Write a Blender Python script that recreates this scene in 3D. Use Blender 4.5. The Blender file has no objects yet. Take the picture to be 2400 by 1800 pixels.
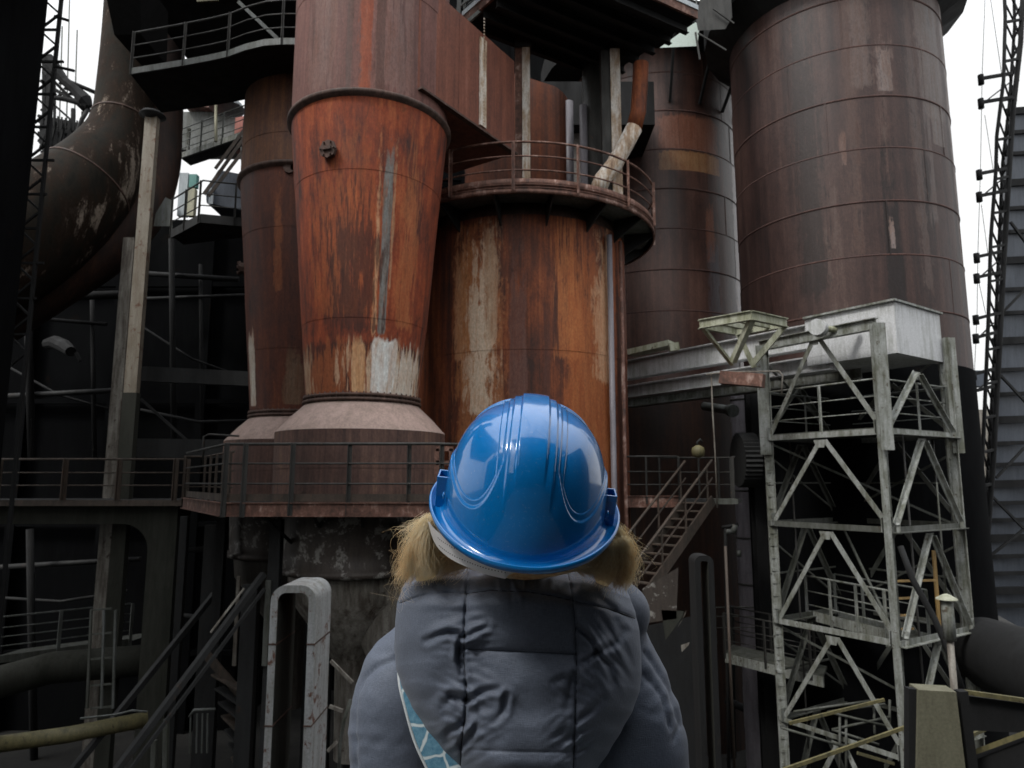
import bpy, bmesh, math, random
from math import radians, sin, cos, pi, sqrt, atan2, exp
from mathutils import Vector, Matrix, noise as mnoise
random.seed(7)
V = Vector
SC = bpy.context.scene
COL = SC.collection

# ------------------------------------------------------------------ camera, sky, sun, exposure
F = 1633.3; TH = radians(8.0); CZ = 9.0          # focal length in source pixels, pitch, camera height over the yard
cam_d = bpy.data.cameras.new('camera'); cam = bpy.data.objects.new('camera', cam_d); COL.objects.link(cam)
cam.location = (0, 0, CZ); cam.rotation_euler = (radians(90) + TH, 0, 0)
cam_d.sensor_width = 36; cam_d.lens = 24.5; cam_d.clip_start = 0.05; cam_d.clip_end = 600
cam_d.dof.use_dof = True; cam_d.dof.focus_distance = 1.0; cam_d.dof.aperture_fstop = 15
SC.camera = cam

SUN_EL, SUN_AZ = radians(50), radians(-132)      # azimuth clockwise from +Y (view direction): behind and to the left
W = bpy.data.worlds.new('World'); SC.world = W; W.use_nodes = True
nt = W.node_tree; nt.nodes.clear()
sky = nt.nodes.new('ShaderNodeTexSky'); sky.sky_type = 'NISHITA'; sky.sun_disc = False
sky.sun_elevation = SUN_EL; sky.sun_rotation = SUN_AZ; sky.dust_density = 6; sky.air_density = 1.5
bw = nt.nodes.new('ShaderNodeHueSaturation'); bw.inputs['Saturation'].default_value = 0.12
bg1 = nt.nodes.new('ShaderNodeBackground'); bg1.inputs[1].default_value = 0.05
# overcast cloud layer: brighter overhead than at the horizon, broken a little
tc = nt.nodes.new('ShaderNodeTexCoord'); sep = nt.nodes.new('ShaderNodeSeparateXYZ')
rmp = nt.nodes.new('ShaderNodeValToRGB')
e = rmp.color_ramp.elements
e[0].position = 0.0; e[0].color = (1.26, 1.27, 1.28, 1)
e[1].position = 1.0; e[1].color = (3.2, 3.3, 3.45, 1)
x_ = rmp.color_ramp.elements.new(0.45); x_.color = (1.30, 1.31, 1.31, 1)
x_ = rmp.color_ramp.elements.new(0.72); x_.color = (2.2, 2.25, 2.35, 1)
nz = nt.nodes.new('ShaderNodeTexNoise'); nz.inputs['Scale'].default_value = 2.2; nz.inputs['Detail'].default_value = 5
mr = nt.nodes.new('ShaderNodeMapRange'); mr.inputs[3].default_value = 0.82; mr.inputs[4].default_value = 1.15
mul = nt.nodes.new('ShaderNodeMix'); mul.data_type = 'RGBA'; mul.blend_type = 'MULTIPLY'; mul.inputs[0].default_value = 1
bg2 = nt.nodes.new('ShaderNodeBackground'); bg2.inputs[1].default_value = 0.62
add = nt.nodes.new('ShaderNodeAddShader'); wo = nt.nodes.new('ShaderNodeOutputWorld')
L = nt.links.new
L(sky.outputs[0], bw.inputs['Color']); L(bw.outputs[0], bg1.inputs[0])
L(tc.outputs['Generated'], sep.inputs[0]); L(sep.outputs[2], rmp.inputs[0])
L(tc.outputs['Generated'], nz.inputs['Vector']); L(nz.outputs[0], mr.inputs[0])
L(rmp.outputs[0], mul.inputs[6]); L(mr.outputs[0], mul.inputs[7]); L(mul.outputs[2], bg2.inputs[0])
L(bg1.outputs[0], add.inputs[0]); L(bg2.outputs[0], add.inputs[1]); L(add.outputs[0], wo.inputs[0])

sd = bpy.data.lights.new('sun', 'SUN'); sd.energy = 1.5; sd.angle = radians(11); sd.color = (1, 0.97, 0.92)
so = bpy.data.objects.new('sun', sd); COL.objects.link(so)
sdir = V((sin(SUN_AZ) * cos(SUN_EL), cos(SUN_AZ) * cos(SUN_EL), sin(SUN_EL)))
so.rotation_euler = sdir.to_track_quat('Z', 'Y').to_euler(); so.location = (0, -20, 40)
SC.view_settings.view_transform = 'Standard'; SC.view_settings.look = 'None'
SC.view_settings.exposure = 0.12; SC.view_settings.gamma = 1; SC.view_settings.use_curve_mapping = False
SC.cycles.max_bounces = 6; SC.cycles.diffuse_bounces = 4; SC.cycles.glossy_bounces = 3

# ------------------------------------------------------------------ helpers
def S(px, py, Y):
    v = (900 - py) / F
    return Y / (cos(TH) - v * sin(TH))
def P(px, py, Y):                                # world point seen at a source pixel, at depth Y
    u = (px - 1200) / F; v = (900 - py) / F; s = S(px, py, Y)
    return V((u * s, Y, CZ + s * (sin(TH) + v * cos(TH))))
def ZP(py, Y): return P(1200, py, Y).z
def proj(p):
    d = V(p) - V((0, 0, CZ)); s = d.y * cos(TH) + d.z * sin(TH); u = d.x / s
    v = (-d.y * sin(TH) + d.z * cos(TH)) / s
    return 1200 + u * F, 900 - v * F
def nse(x, y=0, z=0): return mnoise.noise(V((x, y, z)))
def sst(a, b, x):
    t = min(1, max(0, (x - a) / (b - a))); return t * t * (3 - 2 * t)

class MB:
    def __init__(s): s.v = []; s.f = []; s.m = []; s.sm = []
    def add(s, vs, fs, m=0, smooth=False):
        o = len(s.v); s.v += [tuple(p) for p in vs]
        for f in fs: s.f.append([i + o for i in f]); s.m.append(m); s.sm.append(smooth)
        return s
    def box(s, lo, hi, m=0):
        (a, b, c), (d, e_, f) = lo, hi
        vs = [(a,b,c),(d,b,c),(d,e_,c),(a,e_,c),(a,b,f),(d,b,f),(d,e_,f),(a,e_,f)]
        return s.add(vs, [(0,3,2,1),(4,5,6,7),(0,1,5,4),(1,2,6,5),(2,3,7,6),(3,0,4,7)], m)
    def frame(s, a, b, up=None):
        a, b = V(a), V(b); d = (b - a).normalized()
        u = V(up) if up else V((0, 0, 1))
        if abs(d.dot(u)) > 0.98: u = V((0, 1, 0)) if not up else V((1, 0, 0))
        sd_ = d.cross(u).normalized(); u2 = sd_.cross(d).normalized()
        return a, b, sd_, u2
    def bar(s, a, b, w, h=None, up=None, m=0):
        h = h or w; a, b, x, y = s.frame(a, b, up); x = x * w / 2; y = y * h / 2
        vs = [a-x-y, a+x-y, a+x+y, a-x+y, b-x-y, b+x-y, b+x+y, b-x+y]
        return s.add(vs, [(0,1,2,3),(7,6,5,4),(0,4,5,1),(1,5,6,2),(2,6,7,3),(3,7,4,0)], m)
    def sect(s, a, b, poly, up=None, m=0):       # extrude a closed 2-D section along a-b
        a, b, x, y = s.frame(a, b, up); n = len(poly)
        vs = [a + x*p + y*q for p, q in poly] + [b + x*p + y*q for p, q in poly]
        fs = [(i, (i+1) % n, n + (i+1) % n, n + i) for i in range(n)] + [tuple(range(n-1, -1, -1)), tuple(range(n, 2*n))]
        return s.add(vs, fs, m)
    def ibeam(s, a, b, w, h, t=0.02, up=None, m=0):
        W_, H = w/2, h/2; T = t; c = t/2
        return s.sect(a, b, [(-W_,-H),(W_,-H),(W_,-H+T),(c,-H+T),(c,H-T),(W_,H-T),(W_,H),(-W_,H),(-W_,H-T),(-c,H-T),(-c,-H+T),(-W_,-H+T)], up, m)
    def angle(s, a, b, w, t=0.012, up=None, m=0, fx=1, fy=1):
        return s.sect(a, b, [(0,0),(w*fx,0),(w*fx,t*fy),(t*fx,t*fy),(t*fx,w*fy),(0,w*fy)][::(1 if fx*fy > 0 else -1)], up, m)
    def tube(s, pts, r, n=8, m=0, caps=True, smooth=True):
        pts = [V(p) for p in pts]; k = len(pts); rr = r if isinstance(r, (list, tuple)) else [r]*k
        vs = []; prev = None
        for i, p in enumerate(pts):
            d = (pts[min(k-1, i+1)] - pts[max(0, i-1)]).normalized()
            if prev is None:
                u = V((0,0,1)) if abs(d.z) < 0.9 else V((1,0,0))
                x = d.cross(u).normalized()
            else:
                x = (prev - d * prev.dot(d)).normalized()
            prev = x; y = d.cross(x)
            for j in range(n):
                t = 2*pi*j/n; vs.append(p + (x*cos(t) + y*sin(t)) * rr[i])
        fs = [(i*n+j, i*n+(j+1) % n, (i+1)*n+(j+1) % n, (i+1)*n+j) for i in range(k-1) for j in range(n)]
        s.add(vs, fs, m, smooth)
        if caps:
            o = len(s.v) - len(vs)
            s.f.append([o + j for j in range(n-1, -1, -1)]); s.m.append(m); s.sm.append(False)
            s.f.append([o + (k-1)*n + j for j in range(n)]); s.m.append(m); s.sm.append(False)
        return s
    def lathe(s, prof, n=96, c=(0,0,0), m=0, a0=0, a1=2*pi, smooth=True, dr=None, hard=False):   # prof: (r, z)
        if hard:
            for q in zip(prof, prof[1:]): s.lathe(q, n, c, m, a0, a1, smooth, dr)
            return s
        full = abs(a1 - a0 - 2*pi) < 1e-6; k = n if full else n + 1; c = V(c); vs = []
        for r, z in prof:
            for j in range(k):
                t = a0 + (a1-a0)*j/n; q = r + (dr(t, z) if dr else 0)
                vs.append(c + V((q*cos(t), q*sin(t), z)))
        fs = []
        for i in range(len(prof)-1):
            for j in range(n):
                j2 = (j+1) % k if full else j+1
                fs.append((i*k+j, i*k+j2, (i+1)*k+j2, (i+1)*k+j))
        return s.add(vs, fs, m, smooth)
    def dome(s, c, r, nrm, m=0):                 # a low rivet head
        n = V(nrm).normalized(); u = n.cross(V((0,0,1)))
        u = u.normalized() if u.length > 1e-3 else V((1,0,0)); w = n.cross(u); c = V(c)
        vs = [c + (u*cos(t)+w*sin(t))*r for t in [i*pi/2.5 for i in range(5)]] + [c + n*r*0.6 + (u*cos(t)+w*sin(t))*r*0.5 for t in [i*pi/2.5 for i in range(5)]]
        return s.add(vs, [(i, (i+1) % 5, 5+(i+1) % 5, 5+i) for i in range(5)] + [(5,6,7,8,9)], m, True)
    def grid(s, fn, nu, nv, m=0, smooth=True, cu=False, cv=False, flip=False):
        vs = [fn(i/(nu if cu else nu-1), j/(nv if cv else nv-1)) for i in range(nu) for j in range(nv)]
        fs = []
        for i in range(nu if cu else nu-1):
            for j in range(nv if cv else nv-1):
                q = (i*nv+j, ((i+1) % nu)*nv+j, ((i+1) % nu)*nv+(j+1) % nv, i*nv+(j+1) % nv)
                fs.append(q[::-1] if flip else q)
        return s.add(vs, fs, m, smooth)
    def build(s, name, mat, parent=None, loc=None):
        me = bpy.data.meshes.new(name); me.from_pydata(s.v, [], s.f)
        for m_ in (mat if isinstance(mat, (list, tuple)) else [mat]): me.materials.append(m_)
        me.polygons.foreach_set('material_index', s.m); me.polygons.foreach_set('use_smooth', s.sm)
        me.update(); o = bpy.data.objects.new(name, me); COL.objects.link(o)
        if loc is not None: o.location = loc
        if parent is not None: o.parent = parent
        return o

def shift(mb, c):
    c = V(c); mb.v = [(p[0]-c.x, p[1]-c.y, p[2]-c.z) for p in mb.v]; return mb
def tag(o, label=None, cat=None, group=None, kind=None):
    if label: o['label'] = label
    if cat: o['category'] = cat
    if group: o['group'] = group
    if kind: o['kind'] = kind
    return o
def thing(name, label, cat, loc=(0,0,0), group=None, rz=0):
    o = bpy.data.objects.new(name, None); COL.objects.link(o); o.location = loc; o.rotation_euler.z = rz
    o.empty_display_size = 0.2
    return tag(o, label, cat, group)
def part(name, mb, mat, parent, label=None, origin=None):     # mesh given in world coordinates, stored relative to its thing
    base = parent.location.copy()
    q = parent.parent
    while q: base += q.location; q = q.parent
    org = V(origin) if origin is not None else base
    shift(mb, org); o = mb.build(name, mat, parent); o.location = org - base
    if label: o['label'] = label
    return o
def solo(name, mb, mat, label, cat, group=None, loc=None):
    c = V(loc) if loc is not None else V((sum(p[0] for p in mb.v)/len(mb.v), sum(p[1] for p in mb.v)/len(mb.v), min(p[2] for p in mb.v)))
    shift(mb, c); o = mb.build(name, mat); o.location = c
    return tag(o, label, cat, group)
def copy_tree(o, parent=None):
    c = o.copy(); COL.objects.link(c); c.parent = parent
    for ch in o.children: copy_tree(ch, c)
    return c

# ------------------------------------------------------------------ procedural materials
class NB:
    def __init__(s, name):
        s.mat = bpy.data.materials.new(name); s.mat.use_nodes = True; s.t = s.mat.node_tree
        s.b = s.t.nodes['Principled BSDF']; s.tc = s.n('ShaderNodeTexCoord')
    def n(s, ty): return s.t.nodes.new(ty)
    def l(s, a, b): s.t.links.new(a, b)
    def put(s, inp, x):
        if isinstance(x, bpy.types.NodeSocket): s.l(x, inp)
        elif isinstance(x, (tuple, list)) and len(x) == 3 and inp.type == 'RGBA': inp.default_value = (*x, 1)
        else: inp.default_value = x
    def math(s, op, a, b=0, c=0, clamp=False):
        m = s.n('ShaderNodeMath'); m.operation = op; m.use_clamp = clamp
        s.put(m.inputs[0], a); s.put(m.inputs[1], b); s.put(m.inputs[2], c); return m.outputs[0]
    def mapv(s, scale=(1,1,1), loc=(0,0,0), src=None):
        m = s.n('ShaderNodeMapping'); m.inputs['Scale'].default_value = scale; m.inputs['Location'].default_value = loc
        s.l(src or s.tc.outputs['Object'], m.inputs[0]); return m.outputs[0]
    def noise(s, vec, scale=1, detail=5, rough=0.6, dist=0):
        m = s.n('ShaderNodeTexNoise'); m.inputs['Scale'].default_value = scale; m.inputs['Detail'].default_value = detail
        m.inputs['Roughness'].default_value = rough; m.inputs['Distortion'].default_value = dist
        s.l(vec, m.inputs['Vector']); return m.outputs[0]
    def rng(s, x, a, b, c=0, d=1, smooth=False):
        m = s.n('ShaderNodeMapRange'); s.put(m.inputs[0], x)
        for i, q in enumerate((a, b, c, d)): s.put(m.inputs[i+1], q)
        if smooth: m.interpolation_type = 'SMOOTHSTEP'
        return m.outputs[0]
    def ramp(s, x, stops):
        m = s.n('ShaderNodeValToRGB'); s.put(m.inputs[0], x); el = m.color_ramp.elements
        while len(el) < len(stops): el.new(0.5)
        for e_, (p, c) in zip(el, stops): e_.position = p; e_.color = (*c, 1)
        return m.outputs[0]
    def mix(s, f, a, b, blend='MIX'):
        m = s.n('ShaderNodeMix'); m.data_type = 'RGBA'; m.blend_type = blend
        s.put(m.inputs[0], f); s.put(m.inputs[6], a); s.put(m.inputs[7], b); return m.outputs[2]
    def bump(s, h, strength=0.3, dist=0.02):
        m = s.n('ShaderNodeBump'); m.inputs['Strength'].default_value = strength; m.inputs['Distance'].default_value = dist
        s.put(m.inputs['Height'], h); s.l(m.outputs[0], s.b.inputs['Normal'])
    def done(s, col, rough=0.7, metal=0.0, spec=0.5):
        s.put(s.b.inputs['Base Color'], col); s.put(s.b.inputs['Roughness'], rough)
        s.b.inputs['Metallic'].default_value = metal; s.b.inputs['Specular IOR Level'].default_value = spec
        return s.mat

def rusty(name, cols, seed=0, sc=0.9, zs=0.22, streak=6.0, pale=None, ptch=(), rough=0.72, spec=0.4, bump=0.35, contrast=1.0, metal=0.0, blotch=0.5):
    """vertical-streaked rusty plate. cols = 4 linear colours dark > bright; pale=(colour, threshold);
    ptch = (angle, half width in degrees, z0, z1, colour, strength, ragged) worn paint and painted-in sheen at a place on a round shell, angle 0 facing the yard bridge"""
    k = NB(name); a = k.mapv((1,1,zs), (seed*3.1, seed*1.7, seed))
    b = k.mapv((1,1,zs*0.22), (seed*1.3, -seed*2.1, seed))
    n1 = k.noise(a, sc, 9, 0.70, 0.4); n2 = k.noise(b, streak, 8, 0.70, 0.2); n3 = k.noise(k.mapv((1,1,0.5)), 26, 4, 0.7)
    nb = k.noise(k.mapv((1,1,0.5), (seed,5,seed)), 3.1, 9, 0.76, 0.6)
    f = k.math('ADD', k.math('MULTIPLY', n1, 0.46), k.math('MULTIPLY', n2, 0.36))
    f = k.math('ADD', f, k.math('MULTIPLY', nb, 0.26)); f = k.math('MULTIPLY', f, 0.926)
    f = k.rng(f, 0.5 - 0.125/contrast, 0.5 + 0.125/contrast)
    col = k.ramp(f, [(0.0, cols[0]), (0.36, cols[1]), (0.68, cols[2]), (1.0, cols[3])])
    dk = k.rng(nb, 0.56, 0.72, 0, blotch); col = k.mix(dk, col, tuple(c*0.45 for c in cols[0]))
    if pale:
        pc, th = pale
        mk = k.math('ADD', k.math('MULTIPLY', n1, 0.55), k.math('MULTIPLY', n2, 0.45))
        mk = k.rng(k.math('ADD', mk, k.math('MULTIPLY', k.math('SUBTRACT', n3, 0.5), 0.12)), th, th + 0.05)
        col = k.mix(k.math('MULTIPLY', mk, 0.85), col, pc)
    if ptch:
        se = k.n('ShaderNodeSeparateXYZ'); k.l(k.tc.outputs['Object'], se.inputs[0])
        ang = k.math('MULTIPLY', k.math('ARCTAN2', se.outputs[0], k.math('MULTIPLY', se.outputs[1], -1)), 180/pi)
        for (ac, hw, z0, z1, pc, stg, rag) in ptch:
            fl = k.noise(k.mapv((1,1,0.45), (ac*0.1, z0, 3)), 4.2, 9, 0.74, 0.6)
            st_ = k.noise(k.mapv((1,1,0.05), (ac*0.1, z0, 9)), 13, 5, 0.62)
            nn = k.math('SUBTRACT', st_ if rag >= 2 else k.math('ADD', k.math('MULTIPLY', fl, 0.60), k.math('MULTIPLY', st_, 0.40)), 0.5)
            strk = rag >= 2; rag = 0.8 if strk else rag
            sf = 0.25+0.75*rag
            ea = k.rng(k.math('ABSOLUTE', k.math('SUBTRACT', ang, ac)), hw*(1+.35*sf), hw*(1-.75*sf))
            hz = (z1-z0)
            ez = k.math('MULTIPLY', k.rng(se.outputs[2], z0-.01*hz, z0+.03*hz), k.rng(se.outputs[2], z1+.10*hz*sf, z1-(.05+.45*sf)*hz))
            val = k.math('ADD', k.math('MULTIPLY', ea, ez), k.math('MULTIPLY', nn, 4.5 if strk else 1.6+3.4*rag))
            mm = k.math('MULTIPLY', k.math('MULTIPLY', k.rng(val, 0.40, 0.62+0.22*rag), stg), k.rng(k.math('MULTIPLY', ea, ez), 0.0, 0.12))
            pcol = k.mix(k.rng(k.math('ADD', k.math('MULTIPLY', st_, .5), k.math('MULTIPLY', fl, .5)), 0.42, 0.62), pc, tuple(c*q for c, q in zip(pc, (0.72, 0.52, 0.42))))
            col = k.mix(mm, col, pcol)
    v = k.rng(n3, 0.3, 0.7, 0.72, 1.18); col = k.mix(1.0, col, v, 'MULTIPLY')
    k.bump(k.math('ADD', n3, k.math('MULTIPLY', nb, 2)), bump, 0.012)
    return k.done(col, k.rng(n1, 0.3, 0.7, rough-0.12, rough+0.12), metal, spec)

def worn(name, base, dirt, rust, seed=0, dth=0.5, rth=0.62, rough=0.6, spec=0.4, sc=1.5, zs=0.35, bump=0.25):
    """painted metal with grime running down and rust breaking through"""
    k = NB(name); a = k.mapv((1,1,zs), (seed*2.3, seed, seed*1.9))
    n1 = k.noise(a, sc, 8, 0.68, 0.4); n2 = k.noise(k.mapv((1,1,0.12), (seed,seed,2)), 9, 5, 0.65); n3 = k.noise(k.mapv(), 30, 4, 0.7)
    nb = k.noise(k.mapv((1,1,1), (seed*5, 2, 1)), sc*2.5, 8, 0.72, 0.3)
    col = k.mix(k.rng(k.math('ADD', k.math('MULTIPLY', n1, 0.5), k.math('MULTIPLY', n2, 0.5)), dth-0.08, dth+0.12), base, dirt)
    col = k.mix(k.rng(nb, rth, rth+0.05), col, rust)
    col = k.mix(1.0, col, k.rng(n3, 0.3, 0.7, 0.75, 1.15), 'MULTIPLY')
    k.bump(k.math('ADD', n3, nb), bump, 0.008)
    return k.done(col, k.rng(n1, 0.3, 0.7, rough-0.1, rough+0.15), 0, spec)

PEEL = (0.62, 0.52, 0.42)
M = {}
M['cone'] = rusty('rust_cone', [(.026,.010,.008),(.135,.028,.011),(.265,.051,.016),(.40,.108,.036)], 1, zs=0.3, blotch=.8, contrast=1.25, ptch=[
    (26.5, 4.0, 1.25, 5.7, (.20,.21,.20), 0.95, 0.30), (20, 2.6, 1.2, 5.6, (.60,.36,.20), .85, 0.95), (-8, 30, 1.6, 5.9, (.40,.12,.035), .5, 2), (4, 24, 1.3, 4.6, (.055,.018,.011), .75, 2), (48, 10, 1.4, 6.0, (.46,.17,.06), .6, 2), (31.5, 1.5, 2.2, 5.8, (.50,.30,.17), .7, 0.9),
    (0, 95, .05, 1.25, (.035,.014,.010), .75, .3), (-10, 95, .05, 1.2, (.34,.11,.038), .8, 2), (40, 45, .05, 1.22, (.62,.50,.36), .9, 2), (-56, 16, .05, 1.1, (.50,.38,.25), .75, 2),
    (7, 7, .05, 1.3, (.60,.36,.18), .8, .35), (31, 13, .05, 1.3, (.72,.73,.70), 1.0, 0.10), (58, 20, .05, 1.15, (.70,.68,.60), .95, 2)])
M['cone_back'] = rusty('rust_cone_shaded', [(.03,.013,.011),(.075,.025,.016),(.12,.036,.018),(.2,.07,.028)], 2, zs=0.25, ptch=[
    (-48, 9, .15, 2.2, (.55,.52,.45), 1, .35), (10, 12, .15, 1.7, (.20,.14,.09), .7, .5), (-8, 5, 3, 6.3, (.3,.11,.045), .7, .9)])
M['cone_top'] = rusty('rust_brown_shell', [(.06,.028,.024),(.12,.050,.040),(.18,.078,.062),(.27,.14,.12)], 3, zs=0.12, streak=7, blotch=.3, ptch=[
    (7, 5.5, -.5, 9, (.30,.075,.028), .85, 0.8), (-25, 14, 0, 8, (.22,.14,.12), .5, 2), (28, 16, 0, 8, (.24,.15,.13), .5, 2), (-4, 2.5, -.5, 9, (.10,.055,.045), .8, 0.5), (17, 4, -.5, 9, (.10,.05,.04), .8, 0.5)])
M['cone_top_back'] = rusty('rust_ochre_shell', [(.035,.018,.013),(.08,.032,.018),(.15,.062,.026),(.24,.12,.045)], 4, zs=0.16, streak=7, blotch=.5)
M['shoulder'] = worn('dusty_pink_paint', (.36,.26,.225), (.24,.18,.15), (.16,.11,.085), 5, dth=.5, rth=.68, rough=.75)
M['base'] = rusty('rust_mauve_base', [(.048,.027,.022),(.090,.048,.038),(.135,.074,.055),(.24,.145,.085)], 6, zs=0.14, streak=9, blotch=.4, contrast=1.3)
M['flange'] = rusty('rust_flange', [(.02,.012,.010),(.05,.028,.02),(.09,.052,.04),(.15,.09,.07)], 7, sc=2)
M['vessel'] = rusty('rust_vessel', [(.028,.011,.008),(.095,.027,.012),(.20,.053,.018),(.36,.115,.037)], 8, zs=0.16, streak=7, blotch=.6, contrast=1.2, ptch=[
    (36, 19, -3, 7.2, (.38,.125,.036), .75, 0.5), (-22, 15, 0.6, 7.4, (.44,.20,.085), .75, 0.9), (45, 9, 2.5, 7.3, (.62,.42,.26), .7, 1.0), (-33, 5, 3, 7.2, (.60,.34,.18), .8, 1.0), (22, 8, 3, 7.3, (.46,.17,.055), .7, 2), (62, 8, -4, 7, (.05,.022,.015), .8, .5), (-28, 8, 2.0, 7.2, (.46,.22,.09), .8, 0.9), (-22, 9, 1.6, 6.8, (.72,.62,.48), .95, 0.95), (-16, 4, 3.5, 7.4, (.5,.38,.26), .8, .9),  # right-hand orange rust also brightened as a painted highlight
    (49, 3, 5.4, 6.9, (.6,.42,.28), .9, 1.0), (-3, 5, -9, 7.2, (.15,.075,.06), .85, .35), (11, 2.2, -8, 6.6, (.10,.04,.028), .8, .6)])
M['duct'] = rusty('rust_duct', [(.07,.026,.018),(.13,.044,.028),(.20,.068,.040),(.28,.11,.075)], 9, zs=0.14, streak=5, blotch=.3)
M['duct2'] = rusty('rust_duct_orange', [(.03,.013,.01),(.085,.028,.015),(.16,.045,.018),(.26,.085,.03)], 10, zs=0.12, streak=5)
M['stove'] = rusty('rust_stove', [(.018,.010,.009),(.038,.019,.016),(.060,.031,.025),(.10,.065,.054)], 11, zs=0.10, sc=.6, streak=3.2, rough=.52, spec=.38, contrast=1.3, blotch=.4, ptch=[
    (-3, 5, .5, 20.5, (.014,.010,.010), .9, .45), (31, 6, 18.5, 19.8, (.16,.145,.14), .7, .3), (-1, 5, 19.9, 21.6, (.22,.19,.18), .7, .9), (-23, 2.2, 17.8, 19, (.16,.10,.08), .7, .9),
    (30, 12, 19.2, 26, (.15,.135,.13), .7, .6), (58, 14, 15, 26, (.24,.225,.22), .8, .5), (-40, 9, 14, 26, (.02,.014,.013), .8, .9), (14, 4, 14, 26, (.10,.075,.068), .7, 1), (-18, 4, 15, 26, (.09,.055,.045), .7, 1), (44, 5, 13.5, 24, (.03,.02,.018), .7, .9), (22, 3, 16, 26, (.13,.11,.105), .6, 2), (-3, 1.8, 15.3, 16.2, (.25,.21,.2), .9, .9), (-12, 6, 20, 26, (.14,.11,.10), .6, .8)])  # broad grey patch on the right is sky sheen painted into the colour
M['stove_far'] = rusty('rust_stove_far', [(.022,.012,.010),(.046,.022,.017),(.075,.034,.025),(.12,.060,.044)], 12, zs=0.10, sc=.6, streak=3.2, rough=.45, spec=.5, contrast=1.3, blotch=.4, ptch=[
    (13, 23, 21.3, 22.9, (.19,.085,.055), .85, .25), (13, 23, 20.5, 21.35, (.26,.145,.07), .9, .15), (25, 4, 17, 19.5, (.2,.085,.05), .8, .5), (27, 6, 15, 18.3, (.10,.10,.12), .7, .6), (62, 13, -6, 26, (.40,.39,.41), .85, .25)])  # pale strip down the right edge is a painted-in highlight
M['seam'] = rusty('rust_seam', [(.028,.014,.012),(.048,.022,.018),(.07,.032,.025),(.11,.055,.045)], 13)
M['peel'] = rusty('peeling_white_paint', [(.12,.06,.035),(.42,.30,.20),(.70,.66,.60),(.80,.79,.76)], 14, sc=2.2, zs=.3, streak=9, blotch=.1)
M['elbow'] = rusty('rust_grey_gas_main', [(.008,.008,.006),(.018,.015,.011),(.024,.015,.010),(.06,.045,.036)], 15, sc=.8, zs=.5, streak=3, pale=((.30,.25,.20), .572), contrast=1.3, spec=.12, rough=.85)
M['shade'] = rusty('rust_black_brown_shade', [(.010,.007,.006),(.022,.012,.009),(.045,.020,.012),(.09,.038,.018)], 44, zs=.2)
M['dk'] = worn('dark_steel', (.020,.021,.021), (.012,.012,.012), (.035,.022,.015), 16, rough=.7)
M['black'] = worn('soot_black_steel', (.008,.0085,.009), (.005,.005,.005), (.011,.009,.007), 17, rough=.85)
M['wall'] = worn('near_black_wall_and_shade', (.0055,.006,.0065), (.0035,.0035,.004), (.009,.007,.006), 18, rough=.95, sc=.4, spec=.04)
M['rail'] = worn('rail_brown_steel', (.075,.055,.042), (.035,.030,.024), (.12,.06,.035), 19, rough=.65, sc=3)
M['raild'] = worn('rail_dark_steel', (.045,.044,.040), (.022,.022,.020), (.07,.040,.026), 20, rough=.6, sc=3)
M['railg'] = worn('rail_grey_steel', (.15,.16,.155), (.07,.075,.06), (.09,.06,.04), 21, rough=.55, sc=3)
M['lat'] = worn('weathered_grey_lattice', (.33,.345,.33), (.115,.12,.092), (.075,.062,.043), 22, dth=.47, rth=.585, rough=.6, sc=3.4, zs=.5)
M['latd'] = worn('weathered_dull_lattice', (.11,.115,.105), (.05,.053,.04), (.07,.05,.035), 23, dth=.48, rth=.62, sc=2.2)
M['white'] = worn('dirty_white_girder', (.58,.59,.60), (.28,.29,.26), (.10,.08,.05), 24, dth=.53, rth=.66, rough=.5, sc=.8, zs=.6)
M['mossy'] = worn('mossy_pale_steel', (.42,.43,.34), (.17,.175,.10), (.09,.075,.045), 25, dth=.5, rth=.6)
M['deckr'] = rusty('rust_gallery_edge', [(.05,.028,.022),(.11,.055,.04),(.18,.09,.065),(.38,.27,.23)], 26, sc=4.5, zs=1, streak=5, bump=.5, contrast=1.35)
M['conc'] = worn('sooty_concrete', (.034,.035,.027), (.018,.019,.014), (.16,.16,.15), 27, dth=.5, rth=.70, rough=.9, sc=.7)
M['dk2'] = worn('dark_olive_duct', (.030,.031,.024), (.016,.017,.013), (.11,.11,.10), 43, dth=.5, rth=.70, rough=.85, sc=.9)
M['uduct'] = worn('flaking_white_duct', (.36,.375,.38), (.20,.20,.18), (.13,.065,.045), 28, dth=.50, rth=.555, rough=.5, sc=2.4, zs=.3)
M['hopper2'] = worn('shade_toned_hopper', (.085,.078,.066), (.034,.029,.024), (.025,.018,.014), 46, dth=.45, rth=.60, sc=1.2)  # darker copy of the hopper colour for the shade below the gallery
M['hopper'] = worn('scoured_hopper', (.30,.285,.25), (.09,.075,.06), (.05,.035,.025), 29, dth=.47, rth=.60, sc=1.6)
M['skirt'] = worn('shade_toned_skirt', (.060,.048,.040), (.030,.024,.020), (.24,.23,.21), 30, dth=.5, rth=.54, sc=1.1, zs=.3)  # base colour darkened for the shade under the gallery deck
M['panel'] = worn('blue_grey_panel', (.085,.10,.125), (.055,.065,.082), (.05,.055,.06), 31, rough=.5, sc=.6, rth=.7)
M['beige'] = worn('rusty_beige_post', (.27,.245,.20), (.16,.125,.085), (.12,.055,.03), 47, dth=.5, rth=.56, sc=1.6)
M['olive'] = worn('olive_board', (.15,.145,.10), (.11,.105,.07), (.08,.075,.05), 32, rough=.8, rth=.75)
M['ypipe'] = worn('mossy_yellow_pipe', (.16,.14,.065), (.07,.065,.035), (.05,.04,.025), 33, sc=2)
M['amber'] = worn('amber_rail_paint', (.48,.31,.12), (.25,.17,.08), (.08,.05,.03), 34, sc=3)
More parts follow.
